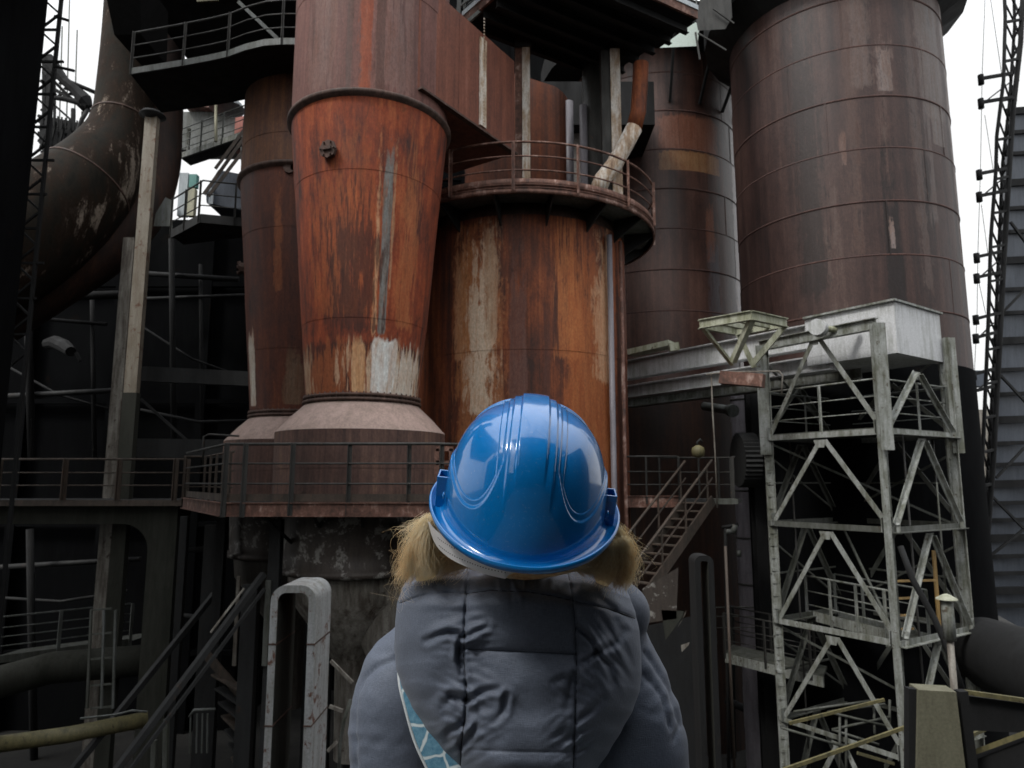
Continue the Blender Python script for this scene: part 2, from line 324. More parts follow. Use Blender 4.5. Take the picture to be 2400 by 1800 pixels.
M['gpipe'] = worn('grey_stack_paint', (.20,.19,.21), (.12,.11,.12), (.06,.04,.035), 35, sc=.7, rough=.45, rth=.7)
M['pink'] = worn('salmon_cladding', (.55,.20,.16), (.40,.15,.12), (.25,.1,.08), 36)
M['pale'] = worn('pale_cladding', (.55,.60,.62), (.38,.42,.45), (.3,.3,.28), 37, rth=.7)
M['cream'] = worn('cream_cladding', (.60,.58,.42), (.42,.41,.32), (.3,.28,.2), 38, rth=.7)
M['teal'] = worn('teal_sheet', (.18,.40,.36), (.12,.28,.27), (.1,.2,.18), 39, rth=.7)
M['mint'] = worn('pale_green_sheet', (.62,.72,.66), (.5,.6,.52), (.3,.35,.25), 40, rth=.72, dth=.6)
M['ground'] = worn('oily_gravel', (.020,.019,.017), (.010,.010,.009), (.035,.03,.024), 41, sc=.5, rough=.95, zs=1)
def brickwall():
    k = NB('smoky_brick'); b = k.n('ShaderNodeTexBrick'); k.l(k.mapv((1,1,1)), b.inputs['Vector'])
    mp = k.n('ShaderNodeMapping'); mp.inputs['Rotation'].default_value = (radians(90), 0, 0); k.l(k.tc.outputs['Object'], mp.inputs[0]); k.l(mp.outputs[0], b.inputs['Vector'])
    b.inputs['Scale'].default_value = 4; b.inputs['Color1'].default_value = (.20,.18,.16,1); b.inputs['Color2'].default_value = (.13,.12,.11,1); b.inputs['Mortar'].default_value = (.24,.23,.21,1)
    return k.done(b.outputs[0], .9)
M['brick'] = brickwall()
# ------------------------------------------------------------------ ground and the bridge the person stands on
g = MB(); g.box((-300, -120, -1), (300, 300, 0)); go = g.build('ground', M['ground']); tag(go, kind='structure')
t = thing('viewing_platform', 'dark steel grating platform high over the yard under the person', 'platform', (0, 0, CZ-1.66))
g = MB(); g.box((-2.2, -3.5, CZ-1.74), (2.2, 2.0, CZ-1.66)); part('deck', g, M['raild'], t)
for x in (-2.0, 2.0):
    for y in (-3.3, 1.8):
        g = MB(); g.ibeam((x, y, 0), (x, y, CZ-1.74), .2, .2, up=(0,1,0)); part('leg', g, M['dk'], t)

# ------------------------------------------------------------------ railings, galleries
def rail_parts(t, pts, posts, h=1.1, mids=(.72, .38), r=.022, mat='rail', toe=0.0, pw=.05, pz=-0.12, name='handrail', flat=True):
    """pts: deck-edge points; posts: list of indices or a spacing in metres"""
    pts = [V(p) for p in pts]; up = V((0,0,1)); g = MB()
    g.tube([p+up*h for p in pts], r*1.15, 8)
    for m_ in mids: g.tube([p+up*m_ for p in pts], r*.8, 6)
    part(name, g, M[mat], t)
    if toe:
        g = MB()
        for a, b in zip(pts, pts[1:]): g.bar(a+up*toe/2, b+up*toe/2, .012, toe)
        part('toe_board', g, M[mat], t)
    if isinstance(posts, (int, float)):
        sp = posts; out = []; acc = 0
        for i, (a, b) in enumerate(zip(pts, pts[1:])):
            L_ = (b-a).length
            while acc <= L_: out.append((a+(b-a)*(acc/L_), (b-a).normalized())); acc += sp
            acc -= L_
        if (out[-1][0]-pts[-1]).length > sp*.4: out.append((pts[-1], (pts[-1]-pts[-2]).normalized()))
    else: out = [(pts[i], (pts[min(i+1, len(pts)-1)]-pts[max(i-1, 0)]).normalized()) for i in posts]
    for p, d in out:
        n = V((d.y, -d.x, 0)); g = MB()
        g.angle(p+n*.02+up*pz, p+n*.02+up*(h+.01), pw, .009, up=n)
        part('post', g, M[mat], t)

def arc_pts(c, r, z, a0, a1, n):                 # angle 0 faces the bridge, positive to the right
    return [V((c[0]+r*sin(radians(a0+(a1-a0)*i/n)), c[1]-r*cos(radians(a0+(a1-a0)*i/n)), z)) for i in range(n+1)]

# ------------------------------------------------------------------ dust catchers (the two rusty cones)
zF, zT = ZP(925, 14.2), ZP(210, 13.66)           # lower and upper flange
zSh, zD = ZP(1003, 13.66), ZP(1190, 13.7)        # shoulder edge, deck
zS0 = ZP(935, 14.2)
def courses(r0, z0, r1, z1, k, st=.006):         # stepped plate courses
    pr = []
    for i in range(k):
        a, b = i/k, (i+1)/k; s_ = st if i % 2 else 0
        pr += [(r0+(r1-r0)*a+s_, z0+(z1-z0)*a), (r0+(r1-r0)*b+s_, z0+(z1-z0)*b)]
    return pr
def dust_catcher(x, y, label, mats, boxang, boxz, ztop):
    t = thing('dust_catcher', label, 'dust catcher', (x, y, 0), 'rusty conical dust catchers'); c = (x, y, 0)
    g = MB(); g.lathe(courses(1.24, zF+.05, 1.785, zT-.10, 4), 128, c, hard=True)
    part('cone', g, M[mats[0]], t, origin=(x, y, zF))
    g = MB(); g.lathe(courses(1.80, zT+.03, 1.80, ztop, 3, .008), 128, c, hard=True); part('upper_shell', g, M[mats[1]], t, origin=(x, y, zT))
    g = MB(); g.lathe([(1.78, zT-.12), (1.80, zT-.10), (1.885, zT-.05), (1.89, zT+.0), (1.885, zT+.03), (1.80, zT+.035)], 128, c)
    part('top_flange', g, M['flange'], t)
    g = MB(); g.lathe([(1.24, zF+.06), (1.29, zF+.05), (1.29, zF+.0), (1.25, zF-.01), (1.25, zF-.035), (1.30, zF-.045), (1.30, zF-.10), (1.2, zF-.11)], 128, c)
    for i in range(56):
        a = 2*pi*i/56; g.tube([(x+1.27*cos(a), y+1.27*sin(a), zF-.12), (x+1.27*cos(a), y+1.27*sin(a), zF+.085)], .016, 5)
    part('neck_flange', g, M['flange'], t)
    g = MB(); g.lathe([(1.21, zS0+.03), (1.22, zS0), (1.55, (zS0+zSh)/2+.004), (1.835, zSh+.01), (1.845, zSh-.01)], 128, c); part('shoulder', g, M['shoulder'], t, origin=(x, y, zSh))
    g = MB(); g.lathe(courses(1.84, zSh-.005, 1.84, zD, 2, -.006), 128, c, hard=True)
    part('base_shell', g, M['base'], t, origin=(x, y, zD))
    g = MB(); g.lathe([(1.60, zD), (1.58, zD-.9), (1.56, zD-1.25), (1.66, zD-1.27), (1.66, zD-1.37), (1.58, zD-1.40), (1.5, zD-1.42)], 96, c); part('skirt', g, M['skirt'], t, origin=(x, y, zD-1.3))
    g = MB(); g.lathe([(1.45, zD-1.42), (1.40, zD-1.9), (.62, zD-3.0), (.42, zD-3.3), (.38, zD-5.2)], 96, c); part('hopper', g, M['hopper' if x > -4 else 'hopper2'], t, origin=(x, y, zD-2))
    for k in range(4):
        a = radians(45+90*k); g = MB(); g.ibeam((x+1.9*cos(a), y+1.9*sin(a), 0), (x+1.9*cos(a), y+1.9*sin(a), zD-.25), .22, .22, up=(0,1,0)); part('leg', g, M['dk'], t)
    # bolted inspection box
    a = radians(boxang); rr = 1.24+(1.785-1.24)*((boxz-zF)/(zT-zF)); n = V((sin(a), -cos(a), 0)); s_ = V((cos(a), sin(a), 0)); p = V((x, y, boxz))+n*(rr-.03)
    g = MB(); g.tube([p, p+n*.12], .16, 8, smooth=False); g.tube([p+n*.12, p+n*.16], .20, 8, smooth=False); g.bar(p+n*.18-s_*.10, p+n*.18+s_*.10, .07, .07)
    for i in range(6):
        q = p+n*.16+s_*.155*cos(i*pi/3)+V((0,0,.155))*sin(i*pi/3); g.tube([q, q+n*.05], .022, 6, smooth=False)
    part('inspection_hatch', g, M['flange'], t)
    return t
C1 = (-3.34, 15.5); C2 = (-5.78, 18.8)
dc1 = dust_catcher(*C1, 'big bright orange rusty cone with a grey peeled stripe and white patch at its foot', ('cone','cone_top'), -17, ZP(352, 13.85), zT+7.5)
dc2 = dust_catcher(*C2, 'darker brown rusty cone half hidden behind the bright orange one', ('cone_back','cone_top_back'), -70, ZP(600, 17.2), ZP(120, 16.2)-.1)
# small fitting on the far cone's flange
g = MB(); p = V((C2[0]-1.1, C2[1]-1.5, zT-.15)); 
for dx, w in ((0, .16), (.12, .10)): g.tube([p+V((1.15+dx, -.02, 0)), p+V((1.15+dx, -.32, 0))], w, 8, smooth=False)
part('flange_fitting', g, M['flange'], dc2)

# flat-sided duct running off the bright cone to the back right
def slab_duct(name, label, a, b, z0, z1, w, mat, extra=None):
    a = V((a[0], a[1], 0)); b = V((b[0], b[1], 0)); d = (b-a).normalized(); n = V((d.y, -d.x, 0)); g = MB()
    t = thing(name, label, 'duct', (a.x, a.y, z0)); k = 8
    for i in range(k):
        p, q = a+(b-a)*(i/k), a+(b-a)*((i+1)/k); o = n*(.006 if i % 2 else 0)
        vs = [p+o+V((0,0,z0)), q+o+V((0,0,z0)), q+o+V((0,0,z1)), p+o+V((0,0,z1)), p-n*w+V((0,0,z0)), q-n*w+V((0,0,z0)), q-n*w+V((0,0,z1)), p-n*w+V((0,0,z1))]
        g.add(vs, [(0,1,2,3),(5,4,7,6),(0,4,5,1),(3,2,6,7),(1,5,6,2),(4,0,3,7)])
    part('shell', g, M[mat], t); return t, a, b, n, d
zb, zt_ = ZP(315, 16.3), ZP(0, 14.9)
pa, pb = P(985, 240, 14.6), P(1212, 365, 17.2)
td, a_, b_, n_, d_ = slab_duct('crossover_duct', 'flat sided rusty duct joining the orange cone to the tall vessel, with a riveted strip', (C1[0]+1.28, 14.22), (P(1205, 300, 17.35).x, 17.35), zb, ZP(86, 16.3), 2.2, 'duct')
q = a_+(b_-a_)*.62 + n_*.03
g = MB(); g.bar(V((q.x, q.y, zb+.12)), V((q.x, q.y, ZP(92, q.y))), .25, .05, up=n_)
for i in range(34): g.dome(V((q.x, q.y, zb+.2+i*.085))+n_*.025, .03, n_, 0)
part('riveted_strip', g, M['peel'], td)
g = MB(); g.bar(V((a_.x, a_.y, zb-.03))+n_*.05, V((b_.x, b_.y, zb-.03))+n_*.05, .14, .05); part('bottom_flange', g, M['flange'], td)

# ------------------------------------------------------------------ the tall vessel in the middle and its gallery
VC = (P(1225, 1100, 20).x, 20.0); VR = 3.0; zG = ZP(452, 16.5)
t = thing('gas_vessel', 'broad rusty orange vessel under the railed gallery, behind the hard hat', 'vessel', (VC[0], VC[1], 0))
g = MB(); g.lathe(courses(VR, 0, VR, zG-.35, 9, .008), 160, (VC[0], VC[1], 0), hard=True)
part('shell', g, M['vessel'], t, origin=(VC[0], VC[1], CZ))
g = MB(); g.lathe([(VR+.02, zG-.36), (VR, zG-.3), (VR-.05, zG-.02), (0.01, zG)], 96, (VC[0], VC[1], 0)); part('lid', g, M['flange'], t)
for a, rr in ((47, .075), (58, .05)):
    x, y = VC[0]+(VR+.13)*sin(radians(a)), VC[1]-(VR+.13)*cos(radians(a))
    g = MB(); g.tube([(x, y, .2), (x, y, zG-.6)], rr, 10); part('downpipe', g, M['gpipe' if a == 47 else 'deckr'], t)
t = thing('ring_gallery', 'curved railed gallery with pinkish rusty edge around the top of the broad vessel', 'gallery', (VC[0], VC[1], zG))
GR = VR+.85; c3 = (VC[0], VC[1], 0)
g = MB(); g.lathe([(VR-.2, zG+.005), (GR, zG+.005), (GR, zG-.03), (VR-.2, zG-.03)], 128, c3); part('deck', g, M['latd'], t)
g = MB(); g.lathe([(GR-.02, zG+.22), (GR+.005, zG+.22), (GR+.005, zG+.06), (GR-.02, zG+.06)], 128, c3); part('toe_board', g, M['deckr'], t)
g = MB(); g.lathe([(GR-.10, zG-.03), (GR+.05, zG-.03), (GR+.05, zG-.015), (GR-.01, zG-.005), (GR+.0, zG+.04), (GR+.05, zG+.05), (GR+.05, zG+.065), (GR-.08, zG+.065)], 128, c3)
g.lathe([(GR-.02, zG-.16), (GR+.03, zG-.16), (GR+.03, zG-.03), (GR-.02, zG-.03)], 128, c3); part('edge_beam', g, M['deckr'], t)
for k in range(16):
    a = radians(11+22.5*k); n = V((sin(a), -cos(a), 0)); g = MB(); c = V((VC[0], VC[1], zG-.03)); r_ = V((0,0,1))
    s_ = V((cos(a), sin(a), 0))*.02
    tri = [c+n*VR, c+n*(GR-.05), c+n*(GR-.05)-r_*.12, c+n*VR-r_*.62]
    vs = [p-s_ for p in tri]+[p+s_ for p in tri]
    g.add(vs, [(0,1,2,3),(7,6,5,4),(0,4,5,1),(1,5,6,2),(2,6,7,3),(3,7,4,0)]); part('bracket', g, M['dk'], t)
pts = arc_pts(VC, GR+.04, zG, -100, 112, 72); rail_parts(t, pts, 1.62, h=1.15, mids=(.78, .42), r=.026, mat='deckr', pw=.075, pz=-.10)

# things standing on the vessel lid: columns, round ducts, bent pipe
def column(px, py0, py1, Y, w, mat, label, name='column', cat='column', grp=None):
    a, b = P(px, py0, Y), P(px, py1, Y); b.x = a.x; g = MB(); g.ibeam(a, b, w, w*.9, .025, up=(0,1,0)); return solo(name, g, M[mat], label, cat, grp)
c_ = thing('support_column', 'peeling white column left of the two over the gallery', 'column', (P(1226, 430, 18.6).x, 18.6, zG))
g = MB(); x = c_.location.x; zc = ZP(60, 18.0)
g.box((x-.02, 18.45, zG), (x+.20, 18.75, zc)); part('white_face', g, M['peel'], c_, 'flaking white box face')
g = MB(); g.box((x-.22, 18.5, zG), (x-.023, 18.8, zc)); part('rusty_face', g, M['deckr'], c_)
g = MB(); g.box((x-.24, 18.4, zc-.35), (x+.24, 18.9, zc)); part('capital', g, M['dk'], c_)
c_ = thing('support_column', 'peeling white column right of the two over the gallery', 'column', (P(1440, 460, 18.8).x, 18.8, zG)); x = c_.location.x; zc = ZP(120, 18.8)
g = MB(); g.box((x-.06, 18.65, zG), (x+.22, 18.95, zc)); part('white_face', g, M['peel'], c_, 'flaking white box face')
g = MB(); g.box((x-.32, 18.7, zG), (x-.063, 19.0, zc)); part('rusty_face', g, M['raild'], c_)
# second rusty duct behind with rounded end
t = thing('rounded_duct', 'orange brown duct with rounded end standing behind the gallery railing', 'duct', (1.0, 21.2, zG)); 
x0, x1 = P(1182, 300, 20.2).x, P(1336, 300, 20.2).x; z1 = ZP(150, 20.2); g = MB()
pts_ = [(x0-1.2, 20.2), (x1-.45, 20.35)] + [(x1-.45+.45*sin(a), 20.8-.45*cos(a)) for a in [i*pi/10 for i in range(1, 10)]] + [(x1-.45, 21.6), (x0-1.2, 21.6)]
def ztop(x): return z1 + (0.2 - .62*max(0, x-x0-.2))
n = len(pts_); vs = [(p[0], p[1], zG) for p in pts_]+[(p[0], p[1], ztop(p[0])) for p in pts_]
g.add(vs, [(i, (i+1) % n, n+(i+1) % n, n+i) for i in range(n)]+[tuple(range(n, 2*n)), tuple(range(n-1, -1, -1))], 0, False); part('shell', g, M['duct2'], t)
g = MB(); g.tube([(x1+.0, 20.62, zG), (x1+.0, 20.62, ztop(x1)-.1)], .15, 12); part('edge_highlight', g, M['gpipe'], t)  # grey strip standing in for the highlight along the rounded edge
t = thing('round_riser', 'upright brown pipe standing on the gallery beside the small brick wall', 'pipe', (P(1400, 400, 19.8).x, 19.8, zG))
g = MB(); x = t.location.x; g.tube([(x, 19.8, zG), (x, 19.8, ZP(150, 19.8))], .42, 24); part('shell', g, M['raild'], t)
g = MB(); g.tube([(x-.42, 19.55, zG), (x-.42, 19.55, ZP(250, 19.6))], .12, 12); part('grey_pipe', g, M['gpipe'], t)
g = MB(); q = [P(1502, 150, 18.4), P(1500, 200, 18.4), P(1496, 262, 18.4), P(1486, 300, 18.4), P(1468, 335, 18.4), P(1440, 385, 18.4), P(1412, 420, 18.4), P(1398, 455, 18.4)]
t = thing('bent_pipe', 'orange rusty bent pipe slanting down behind the right white column', 'pipe', q[-1])
part('upper_run', MB().tube(q[:4], [.22]*4, 16), M['vessel'], t); part('lower_run', MB().tube(q[3:], [.235]*5, 16), M['peel'], t, 'flaking cream lower run')
bx0, bx1 = P(1325, 400, 23).x, P(1372, 400, 23).x
solo('brick_wall', MB().box((bx0, 23, ZP(470, 23)), (bx1+.3, 23.4, ZP(298, 23))), M['brick'], 'small patch of smoky grey brick wall seen behind the gallery railing', 'wall')

# ------------------------------------------------------------------ overhead platform
zO = ZP(60, 18.0); A, B_, C_, D_ = V((-1.32, 18, zO)), V((.87, 15.3, zO)), V((5.1, 17.75, zO)), V((2.9, 20.6, zO))
t = thing('charging_platform', 'dark steel platform seen from below over the gallery, with pale orange edges', 'platform', (1.9, 18, zO))
g = MB(); up = V((0,0,.18)); g.add([A, B_, C_, D_, A+up, B_+up, C_+up, D_+up], [(0,3,2,1),(4,5,6,7),(0,1,5,4),(1,2,6,5),(2,3,7,6),(3,0,4,7)]); part('deck', g, M['black'], t)
for a, b in ((A, B_), (B_, C_)):
    n = V(((b-a).y, -(b-a).x, 0)).normalized(); g = MB(); g.bar(a+n*.05+V((0,0,.11)), b+n*.05+V((0,0,.11)), .07, .24); part('edge_beam', g, M['deckr'], t)
    g = MB(); g.bar(a+n*.09+V((0,0,.30)), b+n*.09+V((0,0,.30)), .05, .14); part('toe_board', g, M['pale'], t)
rail_parts(t, [A+up, B_+up, C_+up], 1.4, mat='railg')
for i in range(6):
    f_ = (i+.5)/6; a = A+(D_-A)*0+(B_-A)*f_; b = D_+(C_-D_)*f_; g = MB(); g.ibeam(a-V((0,0,.14)), b-V((0,0,.14)), .14, .26); part('joist', g, M['black'], t)
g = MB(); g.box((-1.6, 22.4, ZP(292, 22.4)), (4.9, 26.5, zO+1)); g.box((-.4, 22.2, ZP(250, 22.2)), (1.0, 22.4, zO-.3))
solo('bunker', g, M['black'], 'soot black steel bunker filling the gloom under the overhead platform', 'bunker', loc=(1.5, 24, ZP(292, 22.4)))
# slanting brace and cables above the crossover duct
t = thing('stair_tower', 'thin grey stair and brace work at the top edge left of the overhead platform', 'stair', P(1075, 60, 17.6))
for a, b, w in (((1078, -60), (1074, 62), .10), ((1030, -20), (1084, 70), .05), ((1010, -10), (1075, 30), .05), ((1165, -8), (1080, 66), .09), ((1120, -20), (1070, 22), .05)):
    part('brace', MB().bar(P(*a, 17.4), P(*b, 17.4), w), M['railg'], t)

# ------------------------------------------------------------------ gallery (front) around the dust catchers
t = thing('lower_gallery', 'dark railed gallery with rusty edge beam around the feet of the two cones', 'gallery', (-3.5, 14.5, zD))
E = [P(430, 1190, 17.5), P(521, 1205, 13.35), P(1020, 1207, 13.2), P(1120, 1207, 13.6)]
zd = ZP(1200, 13.2)+.10
E = [V((p.x, p.y, zd)) for p in E]
back = [V((E[3].x, 21, zd)), V((E[0].x-1.0, 21, zd))]
dk = E+back; n = len(dk); g = MB(); g.add([p-V((0,0,.05)) for p in dk]+[p-V((0,0,.004)) for p in dk], [tuple(range(n-1,-1,-1)), tuple(range(n, 2*n))]+[(i, (i+1) % n, n+(i+1) % n, n+i) for i in range(n)]); part('deck', g, M['dk'], t)
for a, b in zip(E, E[1:]):
    g = MB(); d = (b-a).normalized(); nn = V((d.y, -d.x, 0)); g.ibeam(a+nn*.03-V((0,0,.06)), b+nn*.03-V((0,0,.06)), .08, .26, .015); part('edge_beam', g, M['deckr'], t)
    g = MB(); g.bar(a-nn*.05+V((0,0,.16)), b-nn*.05+V((0,0,.16)), .012, .14); part('toe_board', g, M['rail'], t)
def rseg(a, b, idx, n): return [a+(b-a)*i/n for i in range(n+1)]
rail_parts(t, E, [], h=1.17, mids=(.80, .42), r=.024, mat='raild')
for px in (521, 566, 678, 812, 953, 1030):
    p = P(px, 1205, 13.3); p.z = zd; g = MB(); g.angle(p+V((0,-.02,-.16)), p+V((0,-.02,1.18)), .075, .01, up=(0,-1,0)); g.bar(p+V((.02,-.03,-.2)), p+V((.02,-.03,.05)), .10, .03); part('post', g, M['raild'], t)
for px in (592, 720, 843, 990):
    p = P(px, 1215, 13.5); p.z = zd-.06; g = MB(); q = V((p.x+(C1[0]-p.x)*.35, 14.6, zd-.95)); g.angle(p, q, .07, .012); g.bar(p, p+V((0, 1.6, 0)), .08, .1); part('bracket', g, M['dk'], t)
# box frame at the right of the gallery
t = thing('valve_box', 'small rusty open steel box on the gallery just left of the hard hat', 'frame', P(1040, 1180, 13.7))
for a, b in (((1022, 1052), (1062, 1052)), ((1022, 1085), (1062, 1085)), ((1024, 1052), (1024, 1200)), ((1058, 1052), (1058, 1200))): part('bar', MB().bar(P(*a, 13.8), P(*b, 13.8), .09), M['deckr'], t)
# gallery bits right of the hat
t = thing('rear_gallery', 'dark railed gallery right of the hard hat, leading to the stair head', 'gallery', (4, 19.3, ZP(1182, 18.6)))
zr = ZP(1170, 18.6); R_ = [P(1420, 1170, 18.6), P(1590, 1170, 18.6)]; R_ = [V((p.x, p.y, zr)) for p in R_]
g = MB(); g.box((R_[0].x, 18.6, zr-.08), (P(1740, 1170, 18.6).x, 19.6, zr-.0)); part('deck', g, M['dk'], t)
g = MB(); g.ibeam(R_[0]+V((0,0,-.06)), R_[1]+V((0,0,-.06)), .09, .3, .015); part('edge_beam', g, M['deckr'], t)
rail_parts(t, R_, 1.05, mat='raild', h=1.12)
rail_parts(t, [V((R_[1].x-.3, 19.6, zr)), V((P(1715, 1100, 19.6).x, 19.6, zr)), V((P(1722, 1100, 18.7).x, 18.7, zr))], .55, mat='raild', h=1.12)
g = MB(); g.box((P(1660, 1187, 18.5).x, 18.2, zr-.12), (P(1722, 1187, 18.5).x, 18.6, zr+.02)); part('landing', g, M['latd'], t)

# staircase going down
t = thing('staircase', 'open steel staircase with double handrails going down behind the person\'s right shoulder', 'staircase', (3.0, 16, zr-4))
top = V((P(1672, 1185, 18.1).x, 18.1, zr)); dh = V((-.76, -.65, 0)).normalized(); sl = dh*.80+V((0,0,-.60)); sl.normalize(); wd = V((-dh.y, dh.x, 0))*-1
if wd.x > 0: wd = -wd
LN = 5.6; wid = .82
for k, o in enumerate((V((0,0,0)), wd*wid)):
    a = top+o; b = a+sl*LN; part('stringer', MB().bar(a, b, .05, .26), M['rail'], t)
    up = V((0,0,1)); part('handrail', MB().tube([a+up*1.0, b+up*1.0], .032, 8).tube([a+up*.55, b+up*.55], .022, 8), M['rail'], t)
    for j in range(5): part('post', MB().bar(a+sl*(.3+j*1.2), a+sl*(.3+j*1.2)+up*1.0, .045), M['rail'], t)
for i in range(17):
    p = top+sl*(.15+i*.33); part('tread', MB().bar(p+wd*.02-dh*0, p+wd*(wid-.02), .20, .03, up=(0,0,1)), M['rail'], t)
# alarm horn on the stair head
p = P(1637, 1075, 18.0); t = thing('alarm_horn', 'round tan alarm horn on the railing at the head of the stairs', 'horn', p)
g = MB(); g.lathe([(.02, -.16), (.14, -.12), (.17, 0), (.15, .10), (.06, .16), (.02, .17)], 20, p+V((0,0,.18))); part('bell', g, M['ypipe'], t)
g = MB(); g.tube([p+V((0,0,.30)), p+V((-.02,0,.42)), p+V((.06,0,.50)), p+V((.12,0,.42))], .025, 8); part('hook', g, M['dk'], t)
g = MB(); g.tube([P(1667, 874, 16.6), P(1670, 960, 16.6), P(1676, 1060, 16.6), P(1681, 1190, 16.6)], .018, 6)
solo('hanging_cable', g, M['hopper'], 'thin frayed cable hanging from the white girder beside the stair', 'cable')

# ------------------------------------------------------------------ hot stoves (two riveted towers)
def stove(x, y, r, z1, label, mat, zseams, vseam, rivets=True, ztop=30):
    t = thing('stove_tower', label, 'tower', (x, y, 0), 'riveted stove towers'); pr = [(r, 0)]
    for i, z in enumerate(zseams): pr += [(r+(.012 if i % 2 else 0), z), (r+(.012 if i % 2 == 0 else 0), z+.004)]
    pr += [(r+.0, ztop)]
    g = MB(); g.lathe(pr, 192, (x, y, 0), hard=True)
    for i, z in enumerate(zseams):               # vertical lap seams, staggered
        for a in vseam[i % len(vseam)]:
            q = radians(a); g.bar((x+(r+.01)*sin(q), y-(r+.01)*cos(q), z), (x+(r+.01)*sin(q), y-(r+.01)*cos(q), z+1.55), .035, .016, up=(sin(q), -cos(q), 0))
            for k in range(20): g.dome((x+(r+.016)*sin(q), y-(r+.016)*cos(q), z+.04+k*.077), .013, (sin(q), -cos(q), 0))
    part('shell', g, M[mat], t)
    for i, z in enumerate(zseams):
        g = MB(); g.lathe([(r+.004, z-.034), (r+.013, z-.03), (r+.013, z+.02), (r+.004, z+.024)], 192, (x, y, 0))
        if rivets:
            for k in range(170):
                q = radians(-100+200*k/169)
                for dz in (-.006,): g.dome((x+(r+.013)*sin(q), y-(r+.013)*cos(q), z+dz), .022, (sin(q), -cos(q), 0))
        part('riveted_seam', g, M['seam'], t)
    return t
zs_ = [13.6+1.55*k for k in range(-8, 10)]
ST4 = (P(1976, 590, 21.5).x, 21.5); ST3 = (P(1538, 700, 28).x, 28.0)
s4 = stove(ST4[0], ST4[1], 3.17, 0, 'widest dark brown riveted tower at right behind the white girder', 'stove', zs_, [(-48, 22), (-20, 60), (-49, 30), (-5, 50), (-46, 18), (35, -30)])
s3 = stove(ST3[0], ST3[1], 3.40, 0, 'farther riveted brown tower with pale right edge, between the gallery and the widest tower', 'stove_far', zs_, [(24, -30), (5, 50), (-12, 40)], ztop=ZP(95, 25))
# collars and brackets near their tops
def collar(t, c, r0, r1, z0, z1, angs):
    g = MB(); g.lathe([(r0+.03, z0), (r1, z0+.5), (r1, z1), (r0+.03, z1)], 24, (c[0], c[1], 0), smooth=False); part('collar', g, M['dk'], t)
    for a in angs:
        q = radians(a); n = V((sin(q), -cos(q), 0)); p = V((c[0], c[1], z0)); g = MB(); g.bar(p+n*(r1-.05), p+n*(r0)-V((0,0,.9)), .07); part('strut', g, M['railg'], t)
collar(s4, ST4, 3.17, 4.0, ZP(40, 20), ZP(-110, 20), [])
zb4, zb3 = ZP(852, 18.3), ZP(905, 24.6)
part('shade_sleeve', MB().lathe([(3.21, 0), (3.21, zb4), (3.16, zb4+.03)], 96, (ST4[0], ST4[1], 0), hard=True), M['wall'], s4)  # near-black sleeve standing in for the shade on the tower's lower part
part('shade_sleeve', MB().lathe([(3.44, 0), (3.44, zb3), (3.39, zb3+.03)], 96, (ST3[0], ST3[1], 0), hard=True), M['shade'], s3)  # same for the farther tower: shade put in as a dark sleeve
g = MB(); g.lathe([(3.45, ZP(120, 24.8)), (4.7, ZP(110, 24.8)), (4.7, ZP(60, 24.8)), (3.45, ZP(60, 24.8))], 32, (ST3[0], ST3[1], 0), smooth=False); part('collar', g, M['black'], s3)
for a in (-40, -20, 0, 20, 40, 60, 80):
    q = radians(a); n = V((sin(q), -cos(q), 0)); p = V((ST3[0], ST3[1], ZP(120, 24.8))); part('strut', MB().bar(p+n*4.6, p+n*3.45-V((0,0,2.2)), .09), M['black'], s3)
# dark hood between the two towers and pale sheet
t = thing('collar_box', 'dark grey plated box with slanting strut between the tops of the two brown towers', 'box', P(1660, 90, 19.6))
q = [(1645, -40), (1712, -40), (1716, 40), (1700, 68), (1636, 72), (1630, 40), (1640, 5)]
n = len(q); g = MB(); g.add([P(a, b, 19.3) for a, b in q]+[P(a, b, 20.6) for a, b in q], [tuple(range(n)), tuple(range(2*n-1, n-1, -1))]+[(i, n+i, n+(i+1) % n, (i+1) % n) for i in range(n)]); part('shell', g, M['raild'], t)
for a, b in (((1636, 78), (1702, 118)), ((1672, 20), (1720, 55)), ((1630, 76), (1640, 140))): part('strut', MB().bar(P(*a, 19.2), P(*b, 19.2), .045), M['raild'], t)
q = [(1546, 112), (1598, 74), (1630, 52), (1640, 60), (1634, 108)]
n = len(q); g = MB(); g.add([P(a, b, 21.6) for a, b in q]+[P(a, b, 22.2) for a, b in q], [tuple(range(n)), tuple(range(2*n-1, n-1, -1))]+[(i, n+i, n+(i+1) % n, (i+1) % n) for i in range(n)])
solo('roof_sheet', g, M['mint'], 'pale green roof sheet catching the sky above the farther brown tower', 'roof')
t = thing('tower_bracket', 'dark cantilever bracket at the top right of the widest brown tower', 'bracket', P(2190, 60, 21.5))
q = [(2160, -60), (2280, -60), (2245, 0), (2216, 50), (2168, 56)]
n = len(q); g = MB(); g.add([P(a, b, 21.3) for a, b in q]+[P(a, b, 22.6) for a, b in q], [tuple(range(n)), tuple(range(2*n-1, n-1, -1))]+[(i, n+i, n+(i+1) % n, (i+1) % n) for i in range(n)]); part('plate', g, M['dk'], t)
for a, b in (((2168, 56), (2180, 70)), ((2205, 54), (2174, 92)), ((2180, 70), (2205, 54)), ((2174, 92), (2168, 56))): part('strut', MB().bar(P(*a, 21.4), P(*b, 21.4), .05), M['dk'], t)
